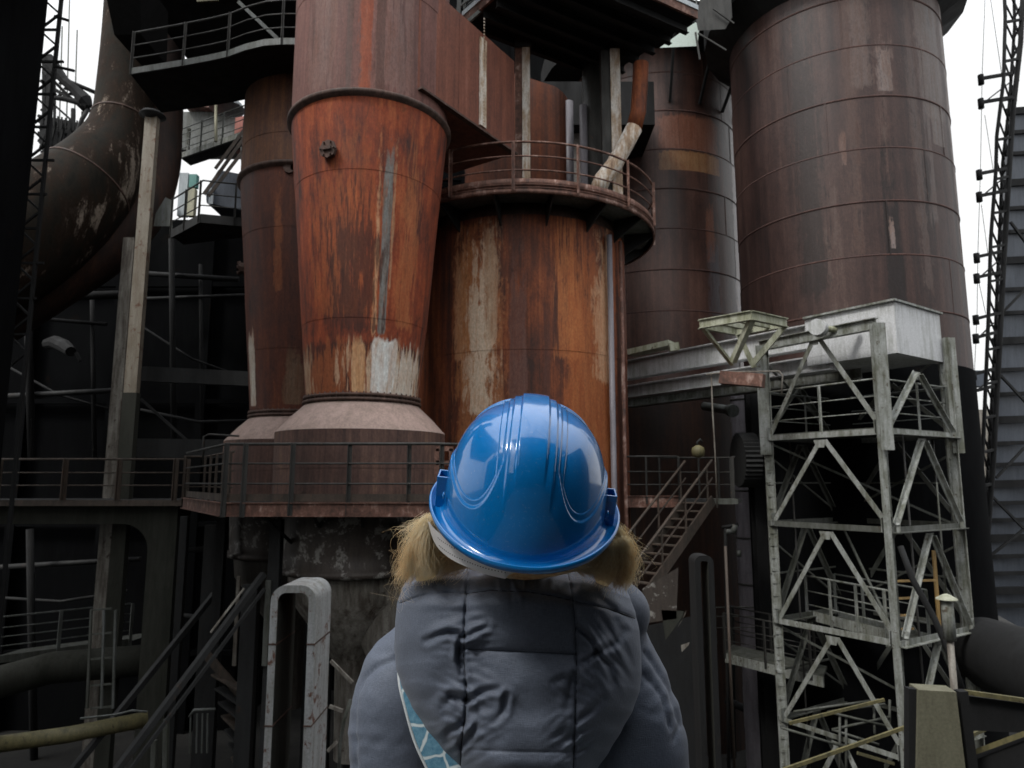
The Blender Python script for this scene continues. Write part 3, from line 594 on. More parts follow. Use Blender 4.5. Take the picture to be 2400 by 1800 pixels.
# slim grey flue below the girder, cog wheel
fx = P(1752, 1150, 23.5).x; g = MB(); g.lathe(courses(.42, 0, .42, ZP(905, 23.5), 10, .012), 32, (fx, 23.5, 0), hard=True)
t = thing('grey_flue', 'slim grey flue with hoops rising below the white girder', 'flue', (fx, 23.5, 0)); part('shell', g, M['gpipe'], t)
for py in (935, 1038, 1150, 1262, 1372):
    z = ZP(py, 23.1); part('hoop', MB().lathe([(.425, z-.03), (.45, z-.03), (.45, z+.03), (.425, z+.03)], 32, (fx, 23.5, 0)), M['raild'], t)
g = MB(); c = P(1748, 1078, 20.5); R0 = .75; vs = []; n = 72
for s_ in (-.06, .06):
    for i in range(n):
        a = 2*pi*i/n; rr = R0 + (.05 if i % 2 else 0); vs.append(c+V((s_*4, rr*cos(a)*.96, rr*sin(a))))
g.add(vs, [tuple(range(n)), tuple(range(2*n-1, n-1, -1))]+[(i, n+i, n+(i+1) % n, (i+1) % n) for i in range(n)])
solo('cog_wheel', g, M['dk'], 'black toothed wheel seen edge on beside the slim grey flue', 'cog wheel')
solo('dark_stanchion', MB().ibeam((P(1790, 1200, 21).x, 21, 0), (P(1790, 1200, 21).x, 21, ZP(905, 21)), .62, .4), M['black'], 'black stanchion between the grey flue and the pale lattice tower', 'column')
# ------------------------------------------------------------------ white crane girder
gd = V((-5.0, 7.1, 0)).normalized(); gn = V((gd.y, -gd.x, 0))*-1       # gn faces the bridge side
if gn.y > 0: gn = -gn
GA = V((8.80, 15.45, 0)); GB = GA+gd*13.0
def gz(py, p): return ZP(py, p.y)
t = thing('crane_girder', 'long dirty white double girder on top of the lattice tower, ending in a boxy head', 'girder', (GA.x, GA.y, ZP(830, 15.9)))
z_t, z_b = ZP(735, 16.2)+.0, ZP(822, 16.2)
n1 = GA+gd*1.6
g = MB(); g.ibeam(V((n1.x, n1.y, z_t-.35))+gn*0, V((GB.x, GB.y, z_t-.35)), .35, .62, .03); part('upper_beam', g, M['white'], t)
g = MB(); g.ibeam(V((n1.x, n1.y, z_b-.18)), V((GB.x, GB.y, z_b-.18)), .45, .40, .03); part('lower_beam', g, M['white'], t)
g = MB(); g.ibeam(V((n1.x, n1.y, z_b-.25))-gn*1.2, V((GB.x, GB.y, z_b-.25))-gn*1.2, .4, .5, .03); part('rear_beam', g, M['lat'], t)
g = MB(); hz0, hz1 = ZP(828, 15.4), ZP(708, 15.4); h = 1.62
c0 = GA+gn*.22; c1 = GA-gn*1.98; c2 = GA+gn*.22+gd*2.2; c3_ = GA-gn*1.98+gd*2.2
vs = [V((p.x, p.y, z)) for z in (hz0, hz1) for p in (c0, c1, c3_, c2)]
g.add(vs, [(0,3,2,1),(4,5,6,7),(0,1,5,4),(1,2,6,5),(2,3,7,6),(3,0,4,7)]); part('head_box', g, M['white'], t)
g = MB(); g.add([V((p.x, p.y, z)) for z in (hz1+.003, hz1+.05) for p in (c0+gn*.08-gd*.06, c1-gn*.06-gd*.06, c3_-gn*.06, c2+gn*.08)], [(0,3,2,1),(4,5,6,7),(0,1,5,4),(1,2,6,5),(2,3,7,6),(3,0,4,7)]); part('lid', g, M['lat'], t)
dc = P(1914, 766, 15.6); part('end_drum', MB().tube([dc, dc+V((.35, .1, 0)).normalized()*.2+V((0,.2,0)), ], .19, 20), M['white'], t)
part('drum_arm', MB().tube([dc+V((.05,.15,0)), P(2010, 775, 15.9)], .07, 10), M['mossy'], t)
# V-legged stand on the girder
t = thing('trestle_stand', 'pale green stained stand on slanting V legs over the girder', 'stand', P(1745, 860, 16.6))
q = [(1640, 757), (1757, 725), (1855, 750), (1845, 762), (1760, 748), (1645, 772)]
p4 = [P(1640, 760, 16.4), P(1760, 732, 15.6), P(1862, 752, 17.6), P(1745, 775, 18.2)]; zt2 = p4[0].z; p4 = [V((p.x, p.y, zt2+.0)) for p in p4]
p4 = [P(1640, 760, 16.4)]; base = p4[0]
e1 = P(1760, 730, 16.4-.9); e1.z = base.z; e2 = e1+(V((.82,.57,0)))*1.35; e3 = base+(e2-e1)
ex = [base, e1, e2, e3]
g = MB()
for a, b in zip(ex, ex[1:]+ex[:1]): g.ibeam(a, b, .12, .22, .02)
part('top_frame', g, M['mossy'], t)
for f_ in (.33, .66): part('joist', MB().bar(base+(e1-base)*f_, e3+(e2-e3)*f_, .08, .12), M['mossy'], t)
zf = ZP(862, 16.9)
for a, bx in ((base, 1712), (e1, 1716), (e3, 1762), (e2, 1768)):
    b = P(bx, 862, (a.y+16.9)/2); b.z = zf; part('leg', MB().angle(a-V((0,0,.1)), b, .13, .02), M['mossy'], t)
t = thing('bracket_shelf', 'short mossy flat steel shelf on the far end of the girder', 'shelf', P(1540, 815, 20))
part('plate', MB().bar(P(1478, 828, 20.3), P(1575, 806, 19.6), .5, .16), M['mossy'], t); part('end_block', MB().bar(P(1568, 815, 19.4), P(1590, 812, 19.4), .2, .22), M['mossy'], t)
t = thing('hoist_bracket', 'rusty bracket with looped rod under the girder left of the lattice tower', 'bracket', P(1740, 890, 16.3))
part('plate', MB().bar(P(1690, 885, 16.5), P(1790, 893, 16.0), .35, .30), M['deckr'], t)
part('rod', MB().tube([P(1655, 878, 16.6), P(1700, 872, 16.4), P(1826, 870, 16.0), P(1834, 880, 16.0), P(1832, 925, 16.0)], .02, 6), M['hopper'], t)
t = thing('pipe_stub', 'grey pipe stub bolted across the farther tower below the girder', 'pipe', P(1690, 955, 22)); part('run', MB().tube([P(1650, 952, 22.5), P(1716, 962, 21.4)], .14, 12), M['railg'], t); part('flange', MB().tube([P(1713, 962, 21.5), P(1719, 963, 21.35)], .2, 12), M['railg'], t)

# ------------------------------------------------------------------ lattice tower
N_ = V((P(2072, 1000, 15).x, 15, 0)); L_ = V((6.36, 17.6, 0)); Rr = V((10.55, 16.6, 0)); K_ = L_+Rr-N_
lv = [ZP(y, 15) for y in (758, 1017, 1250, 1518, 1790)]
lv.append(lv[-1]-2.6)
t = thing('lattice_tower', 'tall pale grey lattice tower with railed decks at right', 'lattice tower', (N_.x, N_.y, 0))
def at(p, z): return V((p.x, p.y, z))
posts = {'N': N_, 'L': L_, 'R': Rr, 'K': K_}
for nm, p in posts.items():
    ox = V((1, 0, 0)); g = MB(); m = 'lat' if nm != 'K' else 'latd'
    c = (N_+K_)/2; d1 = (V((c.x, c.y, 0))-p).normalized()
    g.angle(at(p, 0), at(p, lv[0]), .15, .02, up=(d1.x, d1.y, 0)); g.angle(at(p+d1*.20, 0), at(p+d1*.20, lv[0]-.1), .09, .015, up=(-d1.x, -d1.y, 0))
    for i in range(40):
        z = .3+i*(lv[0]-.5)/40; g.bar(at(p+d1*.03, z), at(p+d1*.18, z), .05, .07)
    part('post', g, M[m], t)
    g = MB(); g.box((p.x-.14, p.y-.10, lv[1]-.35), (p.x+.14, p.y-.085, lv[0])); g.box((p.x+.10, p.y-.085, lv[1]-.1), (p.x+.14, p.y+.15, lv[0])); part('cladding_strip', g, M[m], t)
faces = [('N','L','lat'), ('N','R','lat'), ('L','K','latd'), ('R','K','latd')]
for a, b, m in faces:
    A0, B0 = posts[a], posts[b]; n = V(((B0-A0).y, -(B0-A0).x, 0)).normalized()
    for i, z in enumerate(lv[:-1]):
        if i == 0 and (a, b) != ('N', 'L'): z -= .9
        elif i == 0: part('beam', MB().ibeam(at(A0, z), at(B0, z), .16, .26, .02), M[m], t)
        else: part('beam', MB().angle(at(A0, z), at(B0, z), .13 if i < 4 else .1, .018), M[m if i != 2 else 'latd'], t)
        z2 = lv[i+1]; mid = (A0+B0)/2
        for e in (A0, B0):
            ee = e+(mid-e).normalized()*.14
            g = MB(); g.angle(at(mid+(ee-mid)*.06, z-.10), at(ee, z2+.16), .105, .02, up=(n.x, n.y, 0)); part('brace', g, M[m], t)
        g = MB(); q = at(mid, z-.13); d = (B0-A0).normalized(); u = V((0,0,1)); w = n*.008
        tri = [q-d*.16+u*.08, q+d*.16+u*.08, q+d*.10-u*.10, q-d*.10-u*.10]
        g.add([p-w for p in tri]+[p+w for p in tri], [(0,1,2,3),(7,6,5,4),(0,4,5,1),(1,5,6,2),(2,6,7,3),(3,7,4,0)]); part('gusset_plate', g, M[m], t)
        for e, s_ in ((A0, 1), (B0, -1)):
            qq = at(e, z2+.18)+d*s_*.16; part('gusset_plate', MB().bar(qq-u*.16, qq+u*.14, .016, .2, up=n), M[m], t)
# thin bracing inside
for a, b, z0_, z1_ in (('L','R',1,2), ('K','N',2,3), ('L','R',3,4)): part('tie', MB().bar(at(posts[a], lv[z0_]), at(posts[b], lv[z1_]), .05), M['latd'], t)
for (a, b), (c, d) in ((('L','K'), (0, 1)), (('R','K'), (0, 1)), (('L','K'), (1, 2)), (('R','K'), (1, 2)), (('L','K'), (2, 3)), (('R','K'), (2, 3)), (('L','K'), (3, 4))):
    part('cross_tie', MB().bar(at(posts[a], lv[c]-.3), at(posts[b], lv[d]+.2), .045).bar(at(posts[a], (lv[c]+lv[d])/2), at(posts[b], (lv[c]+lv[d])/2), .04), M['latd'], t)
for k, (a, x0, x1) in enumerate((('N', .3, .3), ('L', .5, .4), ('R', -.5, -.4), ('N', 1.2, 1.1), ('L', 1.5, 1.4))):
    p = posts[a]; part('conduit', MB().tube([at(p+V((x0*.6, .5, 0)), 0), at(p+V((x1*.6, .5, 0)), lv[1])], .022, 6), M['raild'], t)
def tower_deck(z, label, name, toe, mat, hr=1.1):
    d = thing(name, label, 'deck', (N_.x, N_.y, z))
    c = (N_+K_)/2; q = [at(p+(V((c.x,c.y,0))-p)*.06, z) for p in (N_, L_, K_, Rr)]
    g = MB(); g.add([p for p in q]+[p+V((0,0,.03)) for p in q], [(0,1,2,3),(7,6,5,4),(0,4,5,1),(1,5,6,2),(2,6,7,3),(3,7,4,0)]); part('floor', g, M['latd'], d)
    rail_parts(d, [q[1], q[0], q[3]], 1.45, mat=mat, h=hr, mids=(.72, .36), toe=toe, r=.018, pz=0); rail_parts(d, [q[1], q[2], q[3]], 1.45, mat='railg', h=hr, r=.018, pz=0)
    return d
tower_deck(lv[1]+.13, 'upper railed deck inside the lattice tower, just under the girder', 'tower_deck', .0, 'lat')
zz = ZP(1470, 16)
# middle service bridge crossing the tower (pale toe board)
t = thing('service_bridge', 'pale railed service bridge passing through the lattice tower halfway down', 'bridge', P(1990, 1480, 17.2))
a, b = P(1895, 1455, 18.6), P(2105, 1505, 15.9); zb_ = (a.z+b.z)/2; a.z = b.z = zb_
w = V(((b-a).y, -(b-a).x, 0)).normalized()*-.9
g = MB(); g.add([a, b, b+w, a+w]+[p+V((0,0,.04)) for p in (a, b, b+w, a+w)], [(0,1,2,3),(7,6,5,4),(0,4,5,1),(1,5,6,2),(2,6,7,3),(3,7,4,0)]); part('floor', g, M['latd'], t)
rail_parts(t, [a, b], .85, mat='lat', toe=.24, h=1.1, r=.022); rail_parts(t, [a+w, b+w], .95, mat='railg', toe=.15, h=1.1, r=.02)
# lower gangway left of the tower
t = thing('gangway', 'dirty grey gangway with thin rails running behind the left foot of the lattice tower', 'gangway', P(1780, 1550, 19))
a, b = P(1700, 1530, 20.2), P(1930, 1592, 17.8); a.z = b.z = (a.z+b.z)/2; w = V((.55, 1.0, 0)).normalized()*1.0
g = MB(); g.add([a, b, b+w, a+w]+[p+V((0,0,.06)) for p in (a, b, b+w, a+w)], [(0,1,2,3),(7,6,5,4),(0,4,5,1),(1,5,6,2),(2,6,7,3),(3,7,4,0)]); part('floor', g, M['latd'], t)
g = MB(); g.bar(a-V((0,0,.10)), b-V((0,0,.10)), .05, .24); part('edge_beam', g, M['lat'], t)
rail_parts(t, [a, b], 1.3, mat='raild', h=1.1, r=.018); rail_parts(t, [a+w, b+w], 1.3, mat='raild', h=1.1, r=.018)
t = thing('long_gangway_rail', 'pair of thin dark rails far behind the gangway left of the lattice tower', 'railing', P(1780, 1480, 23)); rail_parts(t, [V((P(1675, 1470, 23).x, 23, ZP(1500, 23))), V((P(1880, 1470, 23).x, 23, ZP(1500, 23)))], 1.4, mat='latd', h=1.0, r=.02)
for px, py in ((1768, 1452), (1746, 1465)):
    pass
g = MB(); g.bar(P(1757, 1452, 24), P(1784, 1452, 24), .05, .18, up=(0,0,1)); solo('small_sign', g, M['pale'], 'small blank white plate on the rails left of the lattice tower', 'plate')
# lower cage and yellow rails at the bottom right
t = thing('pit_cage', 'grey tube cage at the foot of the lattice tower', 'cage', P(2000, 1720, 15.5))
for a, b in (((1860, 1668), (2060, 1640)), ((1940, 1668), (2080, 1702)), ((1940, 1668), (2075, 1650)), ((1968, 1670), (1968, 1810)), ((1983, 1680), (1983, 1810)), ((2048, 1650), (2050, 1720)), ((1950, 1710), (2085, 1680)), ((1950, 1710), (2060, 1745)), ((1830, 1705), (1985, 1752)), ((2085, 1640), (2085, 1700))):
    part('tube', MB().tube([P(*a, 16.2), P(*b, 16.0)], .028, 6), M['latd'], t)
for i, (a, b, lb) in enumerate((((1835, 1805), (2135, 1700), 'longest mossy yellow rail rising to the foot of the lattice tower'), ((2265, 1728), (2350, 1692), 'short yellow rail in the bottom right corner beside the olive board'), ((1850, 1695), (2072, 1640), 'thin pale rail behind the longest yellow one'), ((2010, 1765), (2095, 1790), 'stub of yellow rail below the longest one'))):
    solo('yellow_rail', MB().bar(P(*a, 10.5+i*.9), P(*b, 10.9+i*.9), .035, .05), M['ypipe'], lb, 'rail', 'mossy yellow rails')
t = thing('olive_board', 'large olive brown board standing upright at the bottom right', 'board', P(2210, 1900, 8.0))
q = [(2153, 1617), (2241, 1622), (2275, 1900), (2148, 1900)]; g = MB(); g.add([P(a, b, 8.0) for a, b in q]+[P(a, b, 8.0)+V((.04,.25,0)) for a, b in q], [(0,3,2,1),(4,5,6,7),(0,1,5,4),(1,2,6,5),(2,3,7,6),(3,0,4,7)]); part('sheet', g, M['olive'], t)
g = MB(); q = [P(2135, 1612, 8.1), P(2135, 1900, 8.1)]; g.bar(q[0], q[1], .10, .1); q = [P(2252, 1618, 8.1), P(2288, 1900, 8.1)]; g.bar(q[0], q[1], .10, .1); part('frame', g, M['black'], t)
t = thing('steel_trough', 'black open steel trough with pale rims at the bottom right corner', 'trough', P(2350, 1700, 8.5))
g = MB(); g.bar(P(2262, 1622, 8.6), P(2460, 1650, 8.6), .05, .05); g.bar(P(2265, 1770, 8.4), P(2480, 1690, 7.6), .04, .05); part('rim', g, M['ypipe'], t)
q = [P(2262, 1630, 8.65), P(2460, 1656, 8.65), P(2460, 1720, 8.65), P(2275, 1712, 8.65)]; g = MB(); g.add(q+[p+V((0,.1,0)) for p in q], [(0,3,2,1),(4,5,6,7),(0,1,5,4),(1,2,6,5),(2,3,7,6),(3,0,4,7)])
q = [P(2275, 1785, 8.4), P(2490, 1700, 7.6), P(2500, 1900, 7.6), P(2290, 1900, 8.4)]; g.add(q+[p+V((0,.1,0)) for p in q], [(0,3,2,1),(4,5,6,7),(0,1,5,4),(1,2,6,5),(2,3,7,6),(3,0,4,7)]); part('side', g, M['black'], t)
g = MB(); g.tube([P(2310, 1530, 17), P(2390, 1560, 15.5), P(2600, 1640, 13)], .80, 32)
t = thing('big_dark_main', 'fat dark gas main going out of the picture at the lower right', 'pipe', P(2350, 1500, 16)); part('shell', g, M['black'], t)
# small lamp with cone hat on a grey post
lp = P(2226, 1492, 12.4); t = thing('yard_lamp', 'grey post lamp with a flat conical hat in front of the lattice tower', 'lamp', at(lp, 0))
z1 = ZP(1405, 12.4); z0_ = ZP(1500, 12.4); part('housing', MB().lathe([(.02, z0_-.01), (.10, z0_), (.095, z1-.05), (.06, z1-.02), (.05, z1)], 20, at(lp, 0)), M['lat'], t)
part('hat', MB().lathe([(.17, z1+.0), (.165, z1+.02), (.05, z1+.085), (.01, z1+.10)], 24, at(lp, 0)), M['mossy'], t)
part('pole', MB().tube([at(lp, 0), at(lp, z0_)], .055, 10), M['hopper'], t); part('rod', MB().tube([at(lp, z1+.09), at(lp, ZP(1130, 12.4))], .012, 6), M['latd'], t)
t = thing('hand_ladder', 'amber painted ladder behind the near post of the lattice tower', 'ladder', P(2190, 1540, 16.8))
for a, b in (((2188, 1290), (2204, 1500)),): part('rail', MB().bar(P(*a, 16.8), P(*b, 16.8), .07, .05), M['amber'], t)
part('rail', MB().bar(P(2096, 1355, 16.0), P(2104, 1480, 16.0), .06), M['amber'], t)
for py in (1362, 1403, 1443, 1475): part('rung', MB().bar(P(2097, py, 16.0), P(2192 if py == 1362 else 2140, py-2, 16.4), .045), M['amber'], t)
t = thing('slack_hose', 'black hose sagging down from the lattice tower at right', 'hose', P(2250, 1600, 14)); part('run', MB().tube([P(2110, 1280, 14.6), P(2140, 1360, 14.4), P(2190, 1450, 14.2), P(2230, 1540, 14), P(2262, 1640, 14)], .06, 10), M['black'], t)
for x in (2140, 2168):
    solo('thin_standpipe', MB().tube([P(x-4, 1010, 18.4), P(x+14, 1480, 18.4)], .04, 8), M['latd'], 'thin upright pipe in the lattice tower, %s of the pair' % ('left' if x == 2140 else 'right'), 'pipe', 'standpipes in the lattice tower')

# ------------------------------------------------------------------ skip hoist tower at the right edge: plated ramp with lattice side
t = thing('skip_hoist', 'blue grey plated hoist ramp with dark cross bars at the right edge', 'hoist', P(2390, 1500, 22))
def side(py): return 2372-(py-260)*(2372-2318)/940 if py > 260 else 2372+(260-py)*.12
yh = lambda py: 23.0
g = MB(); rows = [(255, 0), (1500, 0)]
q = [P(2368, 262, 23), P(2560, 200, 24.5), P(2480, 1520, 24.5), P(2300, 1420, 23)]
g.add(q+[p+V((.3,.6,0)) for p in q], [(0,3,2,1),(4,5,6,7),(0,1,5,4),(1,2,6,5),(2,3,7,6),(3,0,4,7)]); part('plating', g, M['panel'], t)
ys = [262, 312, 362, 430, 490, 545, 612, 680, 735, 800, 868, 925, 985, 1040, 1090, 1135, 1180, 1220, 1262, 1305, 1345, 1385, 1420]
for i, y in enumerate(ys):
    f_ = (y-262)/(1420-262); x = 2366-(2366-2300)*f_; w = .16 if i % 3 else .30
    g = MB(); g.bar(P(x-6, y, 22.9), P(2560, y-14+10*f_, 24.3), .12, w*.8); part('cross_bar', g, M['black'], t)
for a, b in (((2368, 520), (2420, 590)), ((2352, 730), (2420, 660)), ((2345, 880), (2420, 960)), ((2335, 1120), (2400, 1050)), ((2322, 1160), (2410, 1250)), ((2312, 1310), (2400, 1240))): part('diagonal', MB().bar(P(*a, 22.8), P(*b, 22.8), .07), M['dk'], t)
t = thing('hoist_lattice', 'black openwork side frame of the hoist against the white sky', 'lattice frame', P(2330, 1500, 21.8))
ch = [[(2352, -60), (2356, 40), (2352, 190), (2336, 320), (2334, 400), (2322, 560), (2316, 760), (2306, 1000), (2292, 1300), (2284, 1560)],
      [(2375, -60), (2378, 60), (2366, 240), (2350, 380), (2340, 600), (2332, 800), (2318, 1060), (2302, 1330), (2294, 1560)],
      [(2400, -60), (2392, 100), (2374, 260), (2364, 420), (2352, 620), (2342, 820), (2328, 1080), (2308, 1340), (2300, 1560)]]
Yc = [21.8, 22.6, 22.2]
for c, Y, r in zip(ch, Yc, (.055, .05, .08)): part('chord', MB().tube([P(a, b, Y) for a, b in c], r, 6), M['black'], t)
import bisect
def xin(c, y):
    for (x0, y0), (x1, y1) in zip(c, c[1:]):
        if y0 <= y <= y1: return x0+(x1-x0)*(y-y0)/(y1-y0)
    return c[-1][0]
g = MB(); y = -40; i = 0
while y < 1540:
    dy = 46 if y < 400 else 40
    a, b, c = xin(ch[0], y), xin(ch[1], y+dy/2), xin(ch[2], y)
    g.bar(P(a, y, Yc[0]), P(b, y+dy, Yc[1]), .05); g.bar(P(b, y, Yc[1]), P(c, y+dy, Yc[2]), .05); g.bar(P(c, y, Yc[2]), P(b, y+dy*.8, Yc[1]), .05)
    if i % 2 == 0: g.bar(P(a, y, Yc[0]), P(c, y-6, Yc[2]), .08)
    y += dy; i += 1
part('lacing', g, M['black'], t)
tw = [(2300, 172, 2372), (2296, 395, 2358), (2290, 590, 2345), (2288, 735, 2334), (2282, 865, 2328)]
for k, (x0, y0, x1) in enumerate(tw):
    u = y0; l = y0+56-k*4
    for yy in (u, l):
        part('cable_arm', MB().bar(P(x0, yy+12, 21.6), P(x1, yy, 22.0), .09, .10).tube([P(x0-2, yy+4, 21.6), P(x0, yy+26, 21.6)], .09, 8), M['black'], t)
    part('arm_stay', MB().bar(P(x0+4, l+14, 21.6), P(x1-6, u+22, 22), .035), M['black'], t)
ws = [[(2310, -40), (2302, 172)], [(2316, -40), (2350, 190)], [(2302, 172), (2298, 395), (2292, 590), (2290, 735), (2284, 870), (2280, 1200)], [(2308, 270), (2328, 400), (2332, 395)], [(2300, 480), (2316, 600)], [(2294, 660), (2310, 735)]]
for k, w_ in enumerate(ws):
    solo('guy_wire', MB().tube([P(a, b, 21.6) for a, b in w_], .009, 5), M['raild'], ['thin wire dropping straight from the top of the sky to the uppermost arm', 'slanting thin wire crossing the sky at the top of the hoist frame', 'long thin wire linking the ends of all the hoist arms', 'short wire under the uppermost hoist arm', 'short wire under the second hoist arm', 'short wire under the third hoist arm'][k], 'wire', 'wires on the hoist frame')
# far plant seen through the strip under the sky at right
t = thing('far_building', 'pale pinkish far building seen in the narrow gap at the right', 'building', P(2290, 1100, 60))
g = MB(); p, q = P(2225, 960, 60), P(2345, 1300, 60); g.box((p.x, 60, 0), (q.x+.5, 64, p.z)); part('wall', g, M['hopper'], t)
p, q = P(2278, 868, 40), P(2312, 905, 40)
solo('far_cabin', MB().box((p.x, 40, q.z), (q.x, 42, p.z)), M['panel'], 'small slate blue cabin under the lowest hoist arm', 'cabin')
# ------------------------------------------------------------------ left side: gas mains, posts, upper walkway
t = thing('gas_main', 'huge grey and rust stained gas main bending down to the lower left', 'pipe', P(250, 600, 17))
KD = 1.38
pth = [(312, -120, 17.2, .62), (304, 60, 17, .63), (294, 200, 16.8, .65), (285, 285, 16.6, .68), (265, 345, 16.4, .80), (225, 410, 16.0, .98), (165, 470, 15.6, 1.12), (90, 530, 15.2, 1.2), (-20, 600, 14.6, 1.25), (-180, 690, 14, 1.3)]
def smooth_path(q, n=5):
    out = []
    for i in range(len(q)-1):
        p0, p1, p2, p3 = q[max(0, i-1)], q[i], q[i+1], q[min(len(q)-1, i+2)]
        for j in range(n):
            u = j/n; out.append(tuple(.5*((2*b)+(c-a)*u+(2*a-5*b+4*c-d)*u*u+(3*b-a-3*c+d)*u**3) for a, b, c, d in zip(p0, p1, p2, p3)))
    return out+[q[-1]]
sp_ = smooth_path([(a, b, c*KD, d*KD) for a, b, c, d in pth]); pp = [P(a, b, c) for a, b, c, d in sp_]; part('shell', MB().tube(pp, [q[3] for q in sp_], 40), M['elbow'], t)
for i in (15, 27): 
    d = (pp[i+1]-pp[i]).normalized(); part('weld_band', MB().tube([pp[i]-d*.03, pp[i]+d*.03], sp_[i][3]+.02, 40), M['flange'], t)
t = thing('dark_main', 'dark brown gas main standing right of the stained grey one', 'pipe', P(385, 480, 17.6))
q = smooth_path([(388, -120, 17.8, .46), (388, 150, 17.8, .46), (384, 300, 17.6, .46), (372, 400, 17.4, .5), (330, 490, 17.0, .6), (250, 570, 16.6, .7), (120, 650, 16, .75), (-40, 735, 15.4, .85), (-200, 800, 15, .9)]); q = [(a, b, c*KD, d*KD) for a, b, c, d in q]
part('shell', MB().tube([P(a, b, c) for a, b, c, d in q], [x[3] for x in q], 28), M['shade'], t)
t = thing('beige_post', 'tall beige and rust post with a small dark cap left of the cones', 'post', at(P(345, 270, 20.6), 0))
x, y = P(354, 270, 20.6).x, 20.6
zc = ZP(268, y); part('shaft', MB().box((x-.19, y, ZP(920, y)), (x+.19, y+.2, zc)), M['beige'], t); part('lower_shaft', MB().box((x-.20, y-.01, 0), (x+.21, y+.22, ZP(920, y)-.003)), M['conc'], t)
part('cap', MB().lathe([(.01, zc+.14), (.32, zc+.10), (.40, zc), (.10, zc-.10)], 16, (x, y+.1, 0)), M['dk'], t)
t = thing('twin_post', 'dim rusty post just left of and behind the beige post', 'post', at(P(300, 600, 21.6), 0)); x = P(308, 560, 21.6).x
part('shaft', MB().ibeam((x, 21.6, 0), (x, 21.6, ZP(560, 21.6)), .36, .3, .04, up=(0,1,0)), M['hopper'], t)
# black stanchion block at the far left
t = thing('black_tower', 'soot black plated tower filling the left edge of the view', 'tower', at(P(0, 600, 13), 0))
x0, x1 = P(-300, 300, 12.5).x, P(82, 300, 15).x
g = MB(); g.box((x0, 12.5, 0), (x1, 15, 30))
part('shaft', g, M['wall'], t)
for i in range(26): part('batten', MB().bar((x1-.7, 12.45, 6+i*.62), (x1-.35, 12.45, 6+i*.62), .05, .08), M['dk'], t)
part('corner_flange', MB().ibeam((x1-.12, 12.42, 0), (x1-.12, 12.42, 30), .30, .12, .02, up=(0,1,0)), M['black'], t)

bt = t; z = CZ+2.5; k = 0; xa, xb = P(98, 200, 15.6).x, P(124, 200, 15.6).x
g = MB(); g.bar((xb, 15.6, 0), (xb, 15.6, 24), .07)
while z < 21.5:
    g.bar((xa-.2, 15.6, z), (xb, 15.6, z+.42), .045); g.bar((xb, 15.6, z+.42), (xa-.2, 15.6, z+.84), .045); g.bar((xa-.2, 15.6, z+.84), (xb+.10*(k % 3), 15.6, z+.84), .05); z += .84; k += 1
part('edge_lattice', g, M['black'], bt)
# upper curved walkway
U = [(308, 168, 18.6), (370, 158, 18.3), (430, 148, 18.0), (490, 137, 17.7), (535, 127, 17.4), (575, 112, 17.2), (620, 101, 17.0), (660, 98, 16.9), (700, 98, 16.9), (760, 104, 17.1)]
U = [P(*q) for q in U]; zu = sum(p.z for p in U[:6])/6
U = [P(a, b, c) for a, b, c in [(308, 168, 18.6), (370, 158, 18.3), (430, 148, 18.0), (490, 137, 17.7), (535, 127, 17.4), (575, 112, 17.2), (620, 101, 17.0), (660, 98, 16.9), (700, 98, 16.9), (760, 104, 17.1)]]
def at_h(px, py, z):                             # where the sight line of a pixel crosses height z
    u = (px-1200)/F; v = (900-py)/F; dz = sin(TH)+v*cos(TH); s = (z-CZ)/dz
    return V((u*s, s*(cos(TH)-v*sin(TH)), z))
zu = ZP(120, 16.2); U = [at_h(a, b, zu) for a, b in [(308, 168), (370, 158), (430, 148), (490, 137), (535, 127), (575, 112), (620, 101), (660, 98), (700, 98), (770, 106)]]
t = thing('upper_walkway', 'dark upper walkway at top left with a grey kerb and thin curving rails', 'walkway', U[3])
g = MB()
for a, b in zip(U, U[1:]): g.bar(a, b, .06, .17)
part('kerb', g, M['railg'], t); bk = [V((p.x-.15, p.y+1.9, zu)) for p in U]
g = MB(); vs = U+bk; n = len(U); g.add([p-V((0,0,.10)) for p in vs]+[p-V((0,0,.02)) for p in vs], [(i, n+i, n+i+1, i+1) for i in range(n-1)]+[(2*n+i, 2*n+i+1, 3*n+i+1, 3*n+i) for i in range(n-1)]+[(0, 1, 2*n+1, 2*n)]); part('deck', g, M['black'], t)
rail_parts(t, U, [0, 2, 4, 7, 9], h=1.12, mids=(.75, .38), mat='raild', pw=.05, pz=-.1)
x0 = P(250, 20, 19).x; zz = ZP(15, 19)
t = thing('overhead_bin', 'soot black bin floor hanging over the upper walkway at top left', 'bin', V((-6, 20, zz)))
g = MB(); z0 = ZP(28, 22); g.box((P(268, 50, 20).x, 20.0, z0), (P(700, 50, 20).x, 27, z0+8)); 
q = [at_h(240, 8, z0), at_h(300, 90, z0-1.2)]; part('body', g, M['black'], t)
g = MB(); vs = [P(238, -60, 18), P(330, -60, 18), P(330, 80, 19.4), P(268, 82, 19.4)]; g.add(vs+[p+V((0, 1.6, 0)) for p in vs], [(0,1,2,3),(7,6,5,4),(0,4,5,1),(1,5,6,2),(2,6,7,3),(3,7,4,0)]); part('chute', g, M['black'], t)
part('stay', MB().bar(P(560, 5, 18.2), P(652, 92, 17.6), .09), M['railg'], t); part('bright_edge', MB().bar(P(462, 2, 19.2), P(512, -2, 19.2), .07, .10), M['ypipe'], t)

